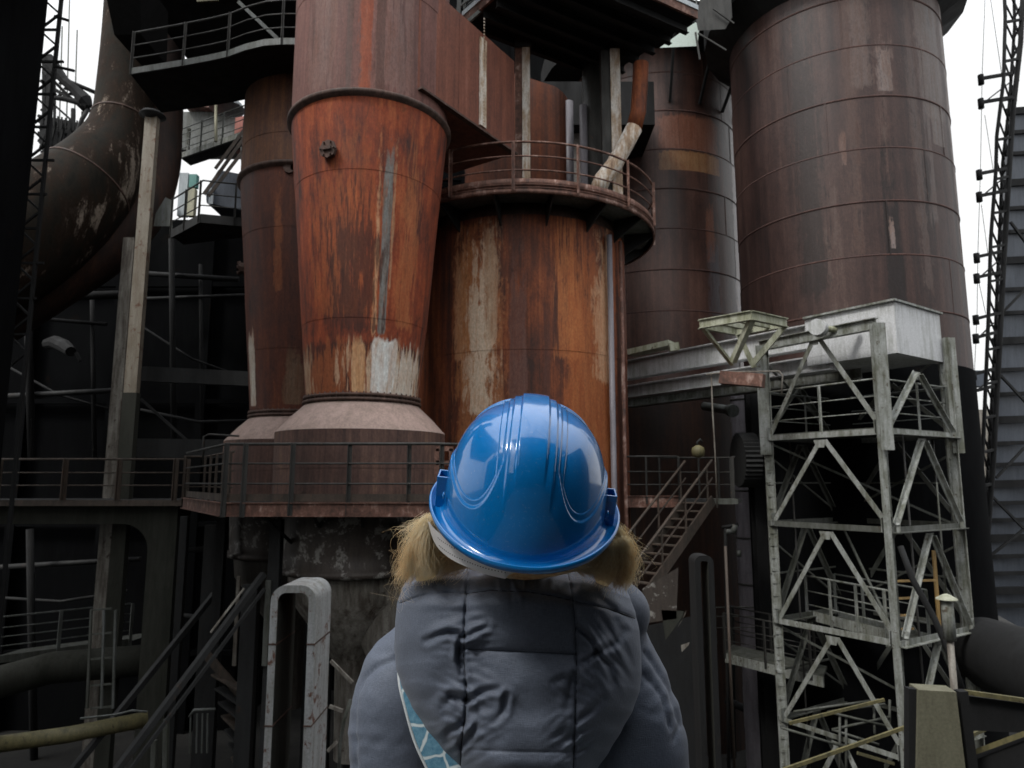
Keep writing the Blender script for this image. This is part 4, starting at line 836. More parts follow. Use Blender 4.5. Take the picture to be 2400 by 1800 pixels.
# things in the gap between the gas mains and the far cone
t = thing('far_gallery', 'distant grey railed gallery in the gap left of the far cone', 'gallery', P(500, 330, 26))
a, b = at_h(425, 322, ZP(335, 26)), at_h(590, 352, ZP(335, 26)); a = P(425, 322, 26); b = P(590, 355, 24.0); a.z = b.z = (a.z+b.z)/2; w = V((.1, .7, 0))
g = MB(); g.bar(a, b, .08, .22); part('kerb', g, M['lat'], t); g = MB(); g.add([a, b, b+w, a+w]+[p-V((0,0,.06)) for p in (a, b, b+w, a+w)], [(0,1,2,3),(7,6,5,4),(0,4,5,1),(1,5,6,2),(2,6,7,3),(3,7,4,0)]); part('floor', g, M['dk'], t)
rail_parts(t, [a, b], 1.25, mat='railg', h=1.15, mids=(.9, .6, .3), r=.022); 
g = MB(); g.bar(a+V((.3,-.02,.0)), a+V((.3,-.02,1.15)), .10); part('bright_post', g, M['lat'], t)
solo('salmon_shed', MB().box((P(552, 270, 29).x, 29, ZP(350, 29)), (P(610, 270, 29).x, 31, ZP(272, 29))), M['pink'], 'salmon pink cladding panel beside the far cone', 'shed')
solo('salmon_roof', MB().bar(P(440, 250, 30), P(545, 262, 30), .8, .25), M['deckr'], 'brick red roof strip above the distant railed gallery', 'roof')
solo('pale_block', MB().box((P(420, 330, 30).x, 30, ZP(350, 30)), (P(552, 270, 30).x, 31, ZP(262, 30))), M['railg'], 'grey block behind the distant railed gallery', 'block')
g = MB(); g.lathe([(.75, 0), (.6, .25), (.1, .5), (.01, .52)], 12, P(532, 255, 28)); solo('white_cap', g, M['pale'], 'small white conical cap peeping over the distant gallery', 'cap')
solo('cream_pole', MB().tube([P(506, 332, 24.6), P(506, 245, 24.6)], .06, 8), M['cream'], 'slim cream pole rising at the distant gallery', 'pole')
t = thing('lower_landing', 'dark railed landing below the distant gallery, left of the far cone', 'landing', P(480, 515, 20))
a, c, b = P(405, 505, 20.5), P(470, 520, 19.2), P(600, 470, 19.6); z = P(470, 512, 19.2).z; a.z = b.z = c.z = z
g = MB(); w = V((0, .8, 0)); g.bar(a, c, .06, .26); g.bar(c, b, .06, .26); part('kerb', g, M['dk'], t)
g = MB(); g.add([a, c, b, b+w, a+w]+[p-V((0,0,.05)) for p in (a, c, b, b+w, a+w)], [(4,3,2,1,0),(5,6,7,8,9)]); part('floor', g, M['dk'], t)
rail_parts(t, [a, c, b], .95, mat='raild', h=1.15, mids=(.75, .4))
solo('pale_screen', MB().box((P(421, 410, 22).x, 22, ZP(505, 22)), (P(441, 410, 22).x, 22.2, ZP(405, 22))), M['pale'], 'pale bluish screen behind the left end of the lower landing', 'screen')
solo('teal_screen', MB().box((P(444, 410, 22).x, 22, ZP(438, 22)), (P(461, 410, 22).x, 22.2, ZP(408, 22))), M['teal'], 'small teal pane above the cream one at the lower landing', 'pane')
solo('cream_screen', MB().box((P(444, 410, 22).x, 22, ZP(505, 22)), (P(459, 410, 22).x, 22.2, ZP(441, 22))), M['cream'], 'cream yellow pane under the teal one at the lower landing', 'pane')
t = thing('grey_kiosk', 'blue grey sheet kiosk at the right end of the lower landing', 'kiosk', P(530, 480, 22))
g = MB(); q = [P(482, 445, 22), P(512, 398, 22), P(600, 415, 22), P(600, 500, 22), P(484, 475, 22)]; g.add(q+[p+V((0, 2, 0)) for p in q], [(4,3,2,1,0),(5,6,7,8,9)]+[(i, (i+1) % 5, 5+(i+1) % 5, 5+i) for i in range(5)]); part('wall', g, M['panel'], t); part('bright_pane', MB().box((P(490, 450, 21.9).x, 21.9, ZP(478, 21.9)), (P(500, 450, 21.9).x, 21.95, ZP(440, 21.9))), M['pale'], t)
t = thing('slanting_stair', 'thin dark stair slanting up to the distant gallery beside the far cone', 'stair', P(470, 450, 21))
for a, b in (((585, 305), (478, 455)), ((592, 325), (488, 460)), ((575, 300), (505, 395))): part('stringer', MB().bar(P(*a, 21.5), P(*b, 21), .06, .1), M['rail'], t)
solo('thin_upright', MB().bar(P(566, 345, 22), P(568, 412, 22), .05), M['railg'], 'thin upright between the two small galleries left of the far cone', 'upright')
t = thing('pale_hopper', 'grey sheet hopper under the dark brown main', 'hopper', P(385, 520, 21)); q = [(365, 500), (388, 462), (404, 470), (404, 540), (398, 530), (360, 530)]
g = MB(); n = 6; g.add([P(a, b, 21) for a, b in q]+[P(a, b, 22) for a, b in q], [tuple(range(n)), tuple(range(2*n-1, n-1, -1))]+[(i, n+i, n+(i+1) % n, (i+1) % n) for i in range(n)]); part('shell', g, M['railg'], t)

# sky gap at the left: distant pipe bridge, masts
t = thing('pipe_bridge', 'black truss bridge against the white sky at left', 'bridge', P(170, 400, 34))
for y0, y1 in ((272, 306), (284, 318), (312, 340), (330, 352)): part('chord', MB().bar(P(90, y0, 34), P(250, y1, 34), .14), M['black'], t)
for i, x in enumerate(range(100, 240, 13)): part('web', MB().bar(P(x, 274+(x-90)*.21, 34), P(x+(9 if i % 2 else -3), 336+(x-90)*.14, 34), .16), M['black'], t)
for x in (108, 120, 134, 150, 166): part('hanger', MB().bar(P(x, 285, 34), P(x-2, 390, 34), .22), M['black'], t)
for y in (300, 322, 345, 366): part('crosspiece', MB().bar(P(95, y, 34), P(172, y+12, 34), .20), M['black'], t)
for i in range(7): part('sway_rod', MB().bar(P(96+i*20, 345+i*3, 33.6), P(112+i*20, 282+i*4, 33.6), .09), M['black'], t)
for k, (a, b) in enumerate((((96, 190), (214, 262)), ((100, 222), (188, 300)), ((120, 330), (222, 300)), ((96, 260), (150, 215)), ((104, 128), (104, 400)), ((128, 200), (128, 400)), ((172, 255), (170, 380)), ((194, 262), (190, 380)), ((214, 268), (212, 360)), ((96, 356), (200, 372)), ((96, 372), (190, 388)))): part('member', MB().bar(P(*a, 34.5), P(*b, 34.5), .10 if k % 2 else .16), M['black'], t)
for x in range(100, 236, 9): part('picket', MB().bar(P(x, 262+(x-90)*.23, 33.5), P(x, 290+(x-90)*.2, 33.5), .06), M['black'], t)
t = thing('crane_boom', 'black curving crane boom reaching down in the left sky gap', 'crane', P(150, 300, 32))
part('boom', MB().tube([P(*q, 32) for q in [(118, 140), (132, 165), (152, 190), (178, 212), (200, 236), (212, 250)]], [.30, .28, .22, .26, .34, .10], 8, smooth=False), M['black'], t)
part('jib', MB().tube([P(*q, 32) for q in [(112, 226), (150, 232), (185, 240), (206, 252)]], [.12, .12, .15, .2], 6), M['black'], t)
part('hook_line', MB().tube([P(*q, 32) for q in [(206, 256), (192, 280), (182, 310), (176, 340)]], .10, 6), M['dk'], t)
part('tail', MB().tube([P(112, 170, 32), P(226, 218, 32)], .10, 6), M['black'], t)
g = MB()
for i in range(9):
    a = (118+i*10.5, 146+i*12.5); g.bar(P(a[0]-14+i, a[1]+12, 32.2), P(a[0]+8, a[1]+4, 32.2), .07); g.bar(P(a[0]-14+i, a[1]+12, 32.2), P(a[0]+14, a[1]+18, 32.2), .06)
g.tube([P(104, 168, 32.2), P(150, 214, 32.2), P(200, 262, 32.2)], .08, 6); part('boom_lattice', g, M['black'], t)
part('mast', MB().bar(P(118, 130, 32), P(112, 400, 32), .22), M['black'], t)
for k, (x, y) in enumerate(((146, 62), (181, 70), (163, 0))):
    solo('thin_mast', MB().bar(P(x, y, 36), P(x-8, 330, 36), .05), M['railg'], ['thin mast left of three in the left sky gap', 'thin mast right of three in the left sky gap', 'thin mast between the other two in the left sky gap, the tallest'][k], 'mast', 'thin masts in the left sky gap')
for k, (a, b) in enumerate((((128, 38), (160, 48)), ((126, 155), (174, 166)))):
    solo('short_outrigger', MB().bar(P(*a, 14.8), P(*b, 14.8), .05), M['black'], ['upper', 'lower'][k]+' short rod sticking out of the black tower into the sky gap', 'rod', 'rods on the black tower')

# walkway and portal frame at the lower left
zl = ZP(1172, 19.5)
t = thing('left_walkway', 'long dim railed walkway crossing the left half below the cones', 'walkway', (-10, 19.5, zl))
a, b = V((P(-150, 1172, 19.5).x, 19.5, zl)), V((P(432, 1172, 19.5).x, 19.5, zl)); g = MB(); g.box((a.x, 19.5, zl-.08), (b.x+3, 21.5, zl)); part('deck', g, M['dk'], t)
g = MB(); g.bar(a+V((0,-.03,-.08)), b+V((0,-.03,-.08)), .06, .16); part('kerb', g, M['rail'], t)
rail_parts(t, [a, b], [], mat='rail', h=1.12, mids=(.75, .40), r=.028)
for px in (-10, 145, 272, 405, 432): p = P(px, 1172, 19.4); p.z = zl; part('post', MB().angle(p, p+V((0,0,1.12)), .11, .02, up=(0,-1,0)), M['rail'], t)
rail_parts(t, [V((P(425, 1172, 17.4).x, 17.4, zl)), V((P(475, 1172, 17.6).x, 17.6, zl)), V((P(520, 1172, 14).x, 14.5, zl))], .8, mat='rail', h=1.12)
# portal frame (concrete) with rounded haunch
t = thing('portal_frame', 'grimy portal frame with rounded inner corner carrying the left walkway', 'portal', at(P(380, 1600, 19.9), 0))
Yp = 19.9; xr0, xr1 = P(332, 1600, Yp).x, P(410, 1300, Yp).x; zt1, zt0 = zl-.1, ZP(1228, Yp); xc = P(345, 1300, Yp).x
pr = [(P(-300, 1200, Yp).x, zt1), (xr1, zt1), (xr1, 0), (xc, 0)]; rr = .75
pr += [(xc, zt0-rr)]+[(xc-rr+rr*cos(a), zt0-rr+rr*sin(a)) for a in [i*pi/16 for i in range(1, 8)]]+[(xc-rr, zt0), (P(-300, 1200, Yp).x, zt0)]
n = len(pr); g = MB(); vs = [(x, Yp, z) for x, z in pr]+[(x, Yp+.8, z) for x, z in pr]
g.add(vs, [(i, n+i, n+(i+1) % n, (i+1) % n) for i in range(n)])
import mathutils
tri = mathutils.geometry.tessellate_polygon([[V((x, z, 0)) for x, z in pr]])
g.add(vs, [tuple(f) for f in tri]+[tuple(n+i for i in f) for f in tri]); part('frame', g, M['conc'], t)
# lower left platform, ladder, mossy pipe, struts
t = thing('sunk_platform', 'dim grey railed platform low at the left edge', 'platform', P(120, 1540, 21))
a, b = P(-60, 1545, 20), P(300, 1512, 22.5); z = (a.z+b.z)/2; a.z = b.z = z
g = MB(); w = V((.2, 1.6, 0)); g.bar(a, b, .06, .2); g.add([a, b, b+w, a+w], [(0,1,2,3)]); part('floor', g, M['latd'], t); rail_parts(t, [a, b], 1.9, mat='railg', h=1.15, mids=(.85, .6, .35), pw=.1)
t = thing('cage_ladder', 'pale upright ladder below the left walkway', 'ladder', P(230, 1650, 17.5))
for x in (208, 238, 265): part('rail', MB().bar(P(x+6, 1430, 17.5), P(x-4 if x == 208 else x, 1660, 17.5), .05), M['latd' if x == 208 else 'railg'], t)
for y in (1430, 1487, 1545, 1607, 1660): part('rung', MB().bar(P(212, y, 17.5), P(262, y-4, 17.5), .04), M['latd'], t)
t = thing('mossy_pipe', 'thick moss yellow pipe running in from the left edge near the bottom', 'pipe', P(150, 1725, 15))
part('run', MB().tube([P(-80, 1755, 14.5), P(160, 1722, 15.2), P(345, 1685, 16)], .16, 16), M['ypipe'], t)
part('handle_rod', MB().tube([P(188, 1684, 15.2), P(270, 1675, 15.4), P(310, 1665, 15.5), P(345, 1668, 15.6)], .022, 6), M['railg'], t)
t = thing('steam_main', 'very dim thick pipe behind the sunk platform at left', 'pipe', P(100, 1600, 20)); part('run', MB().tube([P(-80, 1620, 19), P(120, 1565, 20), P(420, 1540, 21)], .42, 20), M['conc'], t)
t = thing('raking_strut', 'long dark steel strut with a bright edge leaning up to the gallery', 'strut', P(260, 1810, 11.8)); part('beam', MB().bar(P(255, 1830, 11.5), P(618, 1345, 13.8), .10, .10), M['dk'], t)
part('bright_edge', MB().bar(P(500, 1492, 12.95)+V((-.03,-.06,.08)), P(578, 1388, 13.5)+V((-.03,-.06,.08)), .02, .03), M['hopper'], t); part('lower_flange', MB().bar(P(285, 1830, 11.5), P(620, 1380, 13.8), .04, .06), M['dk'], t)
solo('faint_strut', MB().bar(P(150, 1830, 15), P(520, 1370, 18), .12, .12), M['dk'], 'fainter long strut running parallel left of the bright edged one', 'strut')
for k, (x, w, m, lb) in enumerate(((590, .30, 'dk', 'dark upright left of the white bent duct, carrying the raking strut'), (560, .07, 'hopper', 'thin light streaked upright left of the white bent duct'), (630, .10, 'latd', 'pale slim upright just behind the left leg of the white bent duct'), (434, .18, 'dk', 'dark upright between portal frame and raking strut'), (500, .35, 'dk', 'broad dim upright behind the raking strut'))):
    y0 = {590: 1370, 560: 1350, 630: 1360, 434: 1210, 500: 1230}[x]; y1 = {590: 1830, 560: 1560, 630: 1560, 434: 1830, 500: 1830}[x]; Y = {590: 14.2, 560: 14.6, 630: 14, 434: 18, 500: 19}[x]
    a, b = P(x, y0, Y), P(x, y1, Y); b.x = a.x; solo('yard_upright', MB().bar(a, b, w, w*.7, up=(0,1,0)), M[m], lb, 'upright')
t = thing('side_stair', 'dim stair treads between the dark uprights at lower left', 'stair', P(560, 1700, 16))
for i in range(7): part('tread', MB().bar(P(505+i*8, 1580+i*32, 16.2), P(575, 1620+i*34, 15.6), .22, .04), M['dk' if i % 3 else 'rail'], t)
part('stringer', MB().bar(P(480, 1530, 16.2), P(575, 1640, 15.8), .05, .2), M['rail'], t)
t = thing('guard_cage', 'small dim railed cage low beside the raking strut', 'cage', P(470, 1760, 15.5))
for x in (447, 462, 475, 487): part('bar', MB().bar(P(x, 1672, 15.5), P(x-2, 1765, 15.5), .03), M['railg'], t)
part('top_bar', MB().tube([P(444, 1680, 15.5), P(455, 1664, 15.5), P(505, 1662, 15.5)], .03, 6), M['railg'], t)
for x, m in ((362, 'latd'), (390, 'latd')): solo('short_white_post', MB().bar(P(x, 1685 if x == 390 else 1735, 14.5), P(x-3, 1830, 14.5), .09), M[m], 'short pale post, %s of two at the foot of the portal frame' % ('right' if x == 390 else 'left'), 'post', 'short pale posts')
solo('curved_handrail', MB().tube([P(475, 1065+25, 16.8), P(478, 1060-37+0, 16.8), P(490, 1018, 16.8), P(560, 1022, 16.8)], .025, 8), M['raild'], 'thin bent handrail left of the far cone foot', 'handrail')
t = thing('cross_brace_wall', 'dim horizontal girders crossing the dark wall left of the far cone', 'girder', P(450, 900, 24))
for y0, y1, h in ((876, 890, .5), (1037, 1040, .25), (1058, 1060, .4)): part('beam', MB().bar(P(322, y0, 23), P(620, y1, 24), .2, h), M['dk'], t)
part('brace', MB().bar(P(330, 935, 23.2), P(480, 1070, 23.5), .08), M['dk'], t)
t = thing('orange_chute', 'very dim short chute mouth in the dark far left above the walkway', 'chute', P(130, 850, 24))
part('shell', MB().tube([P(112, 806, 25), P(130, 802, 24.6), P(152, 812, 24.3), P(166, 824, 24)], [.20, .24, .24, .18], 10, smooth=False), M['black'], t); part('pale_corner', MB().bar(P(178, 826, 23.5), P(188, 846, 23.5), .06, .10), M['dk'], t)
# dim pipes, cables and beams in the gloom in front of the casting house
rg = random.Random(3)
DIM = [((-20, 700), (300, 690), 25, .16, 'pipe'), ((-20, 738), (250, 760), 25.5, .07, 'pipe'), ((322, 640), (560, 655), 25.5, .10, 'pipe'), ((330, 700), (610, 690), 26, .06, 'pipe'), ((60, 560), (75, 1075), 25, .13, 'pipe'), ((215, 640), (222, 1075), 25.4, .08, 'pipe'), ((402, 560), (408, 1075), 25.2, .11, 'pipe'), ((470, 620), (474, 1075), 25.8, .07, 'pipe'),
       ((-10, 930), (270, 915), 25, .10, 'pipe'), ((330, 960), (600, 985), 25.2, .05, 'cable'), ((20, 860), (260, 960), 25.6, .045, 'cable'), ((340, 770), (560, 880), 25.6, .04, 'cable'), ((70, 1240), (80, 1800), 24.5, .12, 'pipe'), ((250, 1240), (255, 1450), 24, .14, 'pipe'), ((-10, 1330), (330, 1310), 25, .09, 'pipe'), ((300, 1385), (-10, 1400), 25.4, .05, 'cable'),
       ((440, 1290), (640, 1270), 21, .08, 'pipe'), ((420, 1440), (560, 1460), 20, .06, 'pipe'), ((1490, 1560), (1560, 1800), 17, .06, 'pipe'), ((1700, 1640), (1830, 1700), 24, .12, 'pipe'), ((1715, 1420), (1720, 1790), 24, .09, 'pipe')]
place = ['high across the gloom at the left edge', 'thinner, just under the high one at the left edge', 'between the beige post and far cone, upper', 'between the beige post and far cone, lower and thinner', 'upright near the left edge above the walkway', 'upright just left of the twin posts', 'upright just right of the beige post', 'upright midway between beige post and far cone',
         'level, a hand above the left walkway rail', 'sagging right of the beige post above the walkway', 'slanting down left of the beige post', 'slanting down right of the beige post', 'upright under the left walkway near the edge', 'short upright under the left walkway beside the portal corner', 'level under the left walkway', 'thin and level just under the level pipe below the walkway',
         'level under the cone gallery at its left end', 'short level one right of the portal frame', 'slanting beside the right arm of the jacket', 'slanting on the ground side under the gangway', 'upright below the gangway']
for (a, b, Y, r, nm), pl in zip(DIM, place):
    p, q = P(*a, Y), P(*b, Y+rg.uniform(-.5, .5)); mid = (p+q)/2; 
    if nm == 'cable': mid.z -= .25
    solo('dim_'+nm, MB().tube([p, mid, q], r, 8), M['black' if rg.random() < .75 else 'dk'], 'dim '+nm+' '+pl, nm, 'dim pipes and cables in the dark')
# ------------------------------------------------------------------ white bent duct (inverted U), front centre left
def u_duct(name, label, px0, px1, py, Y, ang, wid, th, mat, zbot, rr=.32):
    a, b = P(px0, py, Y), P(px1, py, Y); W_ = (b-a).length; t = thing(name, label, 'duct', (a.x, a.y, zbot))
    dx = V((cos(radians(ang)), sin(radians(ang)), 0)); dn = V((-dx.y, dx.x, 0)); zt = a.z
    path = [(0, zbot)]+[(0, zbot+(zt-rr-zbot)*i/6) for i in range(1, 7)]+[(rr-rr*cos(q), zt-rr+rr*sin(q)) for q in [i*pi/16 for i in range(1, 9)]]
    path += [(W_-x, z) for x, z in reversed(path)]
    off = [(0, 0), (th, 0), (th, wid), (0, wid)]
    g = MB(); vs = []; n = len(path)
    for i, (x, z) in enumerate(path):
        x0, z0 = path[max(0, i-1)]; x1, z1 = path[min(n-1, i+1)]; tx, tz = x1-x0, z1-z0; l = sqrt(tx*tx+tz*tz); nx, nz_ = tz/l, -tx/l   # inward normal
        for o, w in off: vs.append(a+dx*(x+nx*o)+V((0,0,z-zt+nz_*o))+dn*w)
    g.add(vs, [(i*4+j, (i+1)*4+j, (i+1)*4+(j+1) % 4, i*4+(j+1) % 4) for i in range(n-1) for j in (0, 2, 3)], 0, False); g.add(vs, [(i*4+1, (i+1)*4+1, (i+1)*4+2, i*4+2) for i in range(n-1)], 1, False); part('shell', g, [M[mat], M['dk2']], t)  # inner faces take the darker second colour
    for zz_, e in ((zt-.75, -1), (zt-1.75, 1)) if mat != 'black' else ():
        g = MB()
        for x in (-.006, W_-th-.006):
            p = a+dx*x+V((0,0,zz_-zt))-dn*.006; q = p+dx*(th+.012); g.add([p, q, q+dn*(wid+.012), p+dn*(wid+.012)]+[v+V((0,0,.02)) for v in (p, q, q+dn*(wid+.012), p+dn*(wid+.012))], [(0,3,2,1),(4,5,6,7),(0,1,5,4),(1,2,6,5),(2,3,7,6),(3,0,4,7)])
        part('joint_band', g, M['flange'], t)
    return t
u_duct('bent_duct', 'flaking white duct bent over like an upside down U below the bright cone', 636, 742, 1372, 9.4, 0, .78, .095, 'uduct', 0, .20)
u_duct('bent_duct', 'narrow soot dark duct with rounded top behind the person\'s right arm', 1628, 1672, 1302, 11.5, 0, .4, .09, 'black', 0, .12)
# second hopper cone and struts below the gallery, left of the jacket
t = thing('pale_hopper_cone', 'scoured pale hopper cone just left of the hood', 'hopper', at(P(900, 1360, 15.5), 4)); c = P(935, 1360, 15.2)
part('shell', MB().lathe([(.80, c.z), (.80, c.z-1.2), (.25, c.z-2.3), (.22, c.z-4)], 40, (c.x, c.y, 0)), M['hopper'], t)
solo('hanging_loop', MB().tube([P(*q, 12) for q in [(822, 1640), (806, 1690), (796, 1750), (795, 1830)]], .03, 8), M['latd'], 'thin bent tube left of the jacket near the bottom', 'tube')
for k, (a, b, lb) in enumerate((((775, 1548), (826, 1600), 'thin dark rod under the pale hopper cone'), ((772, 1655), (803, 1666), 'short pale rod right of the white bent duct'), ((768, 1760), (790, 1738), 'short slanting pale rod low beside the white bent duct'))): solo('short_rod', MB().bar(P(*a, 12), P(*b, 12), .05), M['hopper'], lb, 'rod')
# rusty odds and ends right of the jacket under the stair
t = thing('torn_chute', 'rusty torn chute plates under the staircase right of the jacket', 'chute', at(P(1540, 1500, 13), 4))
for q, m in (([(1505, 1380), (1590, 1330), (1585, 1450), (1520, 1460)], 'skirt'), ([(1550, 1430), (1603, 1432), (1600, 1445), (1560, 1500)], 'conc'), ([(1598, 1455), (1608, 1430), (1606, 1440), (1588, 1470)], 'hopper'), ([(1596, 1512), (1616, 1505), (1614, 1512), (1598, 1528)], 'hopper'), ([(1500, 1470), (1640, 1440), (1640, 1800), (1500, 1800)], 'black')):
    g = MB(); Y = 13.0 if m != 'black' else 14.5; g.add([P(a, b, Y) for a, b in q]+[P(a, b, Y+.3) for a, b in q], [(0,1,2,3),(7,6,5,4)]+[(i, 4+i, 4+(i+1) % 4, (i+1) % 4) for i in range(4)]); part('plate', g, M[m], t)
for k, (x, Y, lb) in enumerate(((1700, 15.5, 'thin upright pole standing left of the gangway'), (1480, 16.8, 'thin upright under the staircase near the hair'))): 
    a, b = P(x, 1350 if k else 1280, Y), P(x, 1850, Y); b.x = a.x; solo('thin_pole', MB().tube([a, b], .03, 6), M['rail'], lb, 'pole')
# valve cluster by the grey flue
t = thing('valve_cluster', 'small valves and pipes against the lower grey flue', 'valve', P(1710, 1240, 20.5))
for a, b, r in (((1692, 1236), (1730, 1230), .05), ((1700, 1238), (1708, 1800), .05), ((1722, 1230), (1718, 1250), .09), ((1732, 1290), (1732, 1305), .07), ((1700, 1246), (1716, 1246), .08)): part('pipe', MB().tube([P(*a, 20.5), P(*b, 20.5)], r, 8), M['railg' if r > .05 else 'dk'], t)

# ------------------------------------------------------------------ big dark buildings closing the yard
def hall(name, label, x0, x1, Y, z1, dep=6, ribs=6, mat='wall', z0=0):
    t = thing(name, label, 'building', ((x0+x1)/2, Y, z0)); g = MB(); g.box((x0, Y, z0), (x1, Y+dep, z1)); part('wall', g, M[mat], t)
    for i in range(ribs):
        x = x0+(x1-x0)*(i+.5)/ribs; part('column', MB().ibeam((x, Y-.2, z0), (x, Y-.2, z1-.2), .35, .35, .03, up=(0,1,0)), M['wall'], t)
    for i in range(4):
        z = z0+(z1-z0)*(i+.6)/4.2; part('girt', MB().bar((x0, Y-.25, z), (x1, Y-.25, z), .2, .18), M['wall'], t)
    return t
hall('casting_house', 'soot black casting house closing the yard behind the left walkway', P(-600, 600, 27).x, P(600, 600, 27).x, 27, ZP(515, 27))
hall('furnace_house', 'black furnace house behind the two cones and the broad vessel', P(560, 600, 32).x, P(1500, 600, 32).x, 32, ZP(-200, 32), 10, 8)
hall('stove_house', 'black hall behind and below the two riveted brown towers', P(1480, 900, 34).x, P(2225, 900, 34).x, 34, ZP(860, 34), 8, 8)
# ------------------------------------------------------------------ person seen from behind
def plastic():
    k = NB('glossy_blue_plastic'); n = k.noise(k.mapv(), 14, 6, 0.7); n2 = k.noise(k.mapv(), 90, 3, 0.6)
    col = k.mix(k.rng(n, .35, .7), (.001, .150, .44), (.002, .172, .51))
    k.put(k.b.inputs['Coat Weight'], 1.0); k.b.inputs['Coat Roughness'].default_value = .06; k.b.inputs['Coat IOR'].default_value = 1.62
    sp = k.noise(k.mapv((1,1,1), (3,3,3)), 260, 2, .5); dust = k.rng(sp, .66, .70); scr = k.rng(k.noise(k.mapv((9,60,9)), 22, 3, .6), .63, .66)
    col = k.mix(k.math('MULTIPLY', dust, .12), col, (.30, .38, .45)); col = k.mix(k.math('MULTIPLY', scr, .10), col, (.25, .38, .55))
    k.put(k.b.inputs['Coat Roughness'], k.rng(k.noise(k.mapv(), 35, 6, .7), .35, .7, .035, .16)); k.bump(k.math('ADD', n, k.math('MULTIPLY', sp, .25)), .08, .002)
    return k.done(col, k.rng(n2, .35, .65, .30, .42), 0, .2)
M['hat'] = plastic()
def cloth_mat(name, c, c2, rough=.75):
    k = NB(name); n = k.noise(k.mapv((1,1,1)), 9, 6, .6); w = k.noise(k.mapv((.25,1,2.2)), 520, 2, .6); w2 = k.noise(k.mapv((2.2,1,.25)), 520, 2, .6)
    col = k.mix(n, c, c2); f = k.math('ADD', w, w2); col = k.mix(1.0, col, k.rng(f, .75, 1.25, .80, 1.18), 'MULTIPLY')
    k.bump(f, .6, .0008); k.put(k.b.inputs['Sheen Weight'], .12); k.b.inputs['Sheen Roughness'].default_value = .5
    return k.done(col, rough, 0, .35)
M['jacket'] = cloth_mat('slate_jacket_fabric', (.116, .138, .184), (.100, .119, .160), .55)
M['trouser'] = cloth_mat('dark_denim', (.02, .022, .03), (.015, .017, .024))
def plain(name, c, rough=.5, sss=0, spec=.5):
    k = NB(name); n = k.noise(k.mapv(), 25, 4, .6); col = k.mix(n, c, tuple(x*.85 for x in c))
    if sss: k.b.inputs['Subsurface Weight'].default_value = sss; k.b.inputs['Subsurface Radius'].default_value = (.01, .004, .002)
    return k.done(col, rough, 0, spec)
M['skin'] = plain('skin', (.62, .38, .28), .5, .3); M['strapw'] = plain('white_harness_plastic', (.90, .89, .90), .38); M['holes'] = plain('dark_hole', (.02, .02, .025), .8)
M['thread'] = plain('seam_thread', (.018, .019, .025), .8); M['boot'] = plain('boot_leather', (.02, .018, .016), .5)
def hair_mat():
    k = NB('blonde_hair'); n = k.noise(k.mapv((1,1,.4)), 26, 4, .6); n2 = k.noise(k.mapv(), 160, 2, .5)
    f = k.math('ADD', k.math('MULTIPLY', n, .6), k.math('MULTIPLY', n2, .4))
    col = k.ramp(f, [(.30, (.66, .44, .24)), (.43, (.93, .76, .50)), (.54, (.99, .90, .70)), (.68, (.99, .96, .86))])
    k.b.inputs['Sheen Weight'].default_value = .1
    m = k.done(col, .28, 0, .9); tr = k.n('ShaderNodeBsdfTranslucent'); k.l(col, tr.inputs[0]); mx = k.n('ShaderNodeMixShader'); mx.inputs[0].default_value = .62
    k.l(k.b.outputs[0], mx.inputs[1]); k.l(tr.outputs[0], mx.inputs[2]); k.l(mx.outputs[0], k.t.nodes['Material Output'].inputs[0]); return m
M['hair'] = hair_mat()
def denim_strap():
    k = NB('marbled_denim_strap'); v = k.n('ShaderNodeTexVoronoi'); v.feature = 'DISTANCE_TO_EDGE'; v.inputs['Scale'].default_value = 26; v.inputs['Randomness'].default_value = .9
    w = k.n('ShaderNodeVectorMath'); w.operation = 'ADD'; nn = k.n('ShaderNodeTexNoise'); nn.inputs['Scale'].default_value = 40; k.l(k.tc.outputs['Object'], nn.inputs['Vector'])
    s_ = k.n('ShaderNodeVectorMath'); s_.operation = 'SCALE'; s_.inputs[3].default_value = .012; k.l(nn.outputs[1], s_.inputs[0]); k.l(s_.outputs[0], w.inputs[1]); k.l(k.tc.outputs['Object'], w.inputs[0]); k.l(w.outputs[0], v.inputs['Vector'])
    n = k.noise(k.mapv(), 120, 5, .7); base = k.mix(k.rng(n, .35, .65), (.075, .20, .30), (.16, .33, .44)); col = k.mix(k.rng(v.outputs['Distance'], .03, .07, 1, 0), base, (.60, .68, .70))
    k.bump(n, .3, .001); return k.done(col, .8, 0, .2)
M['denim'] = denim_strap(); M['piping'] = plain('white_piping', (.62, .66, .68), .6)

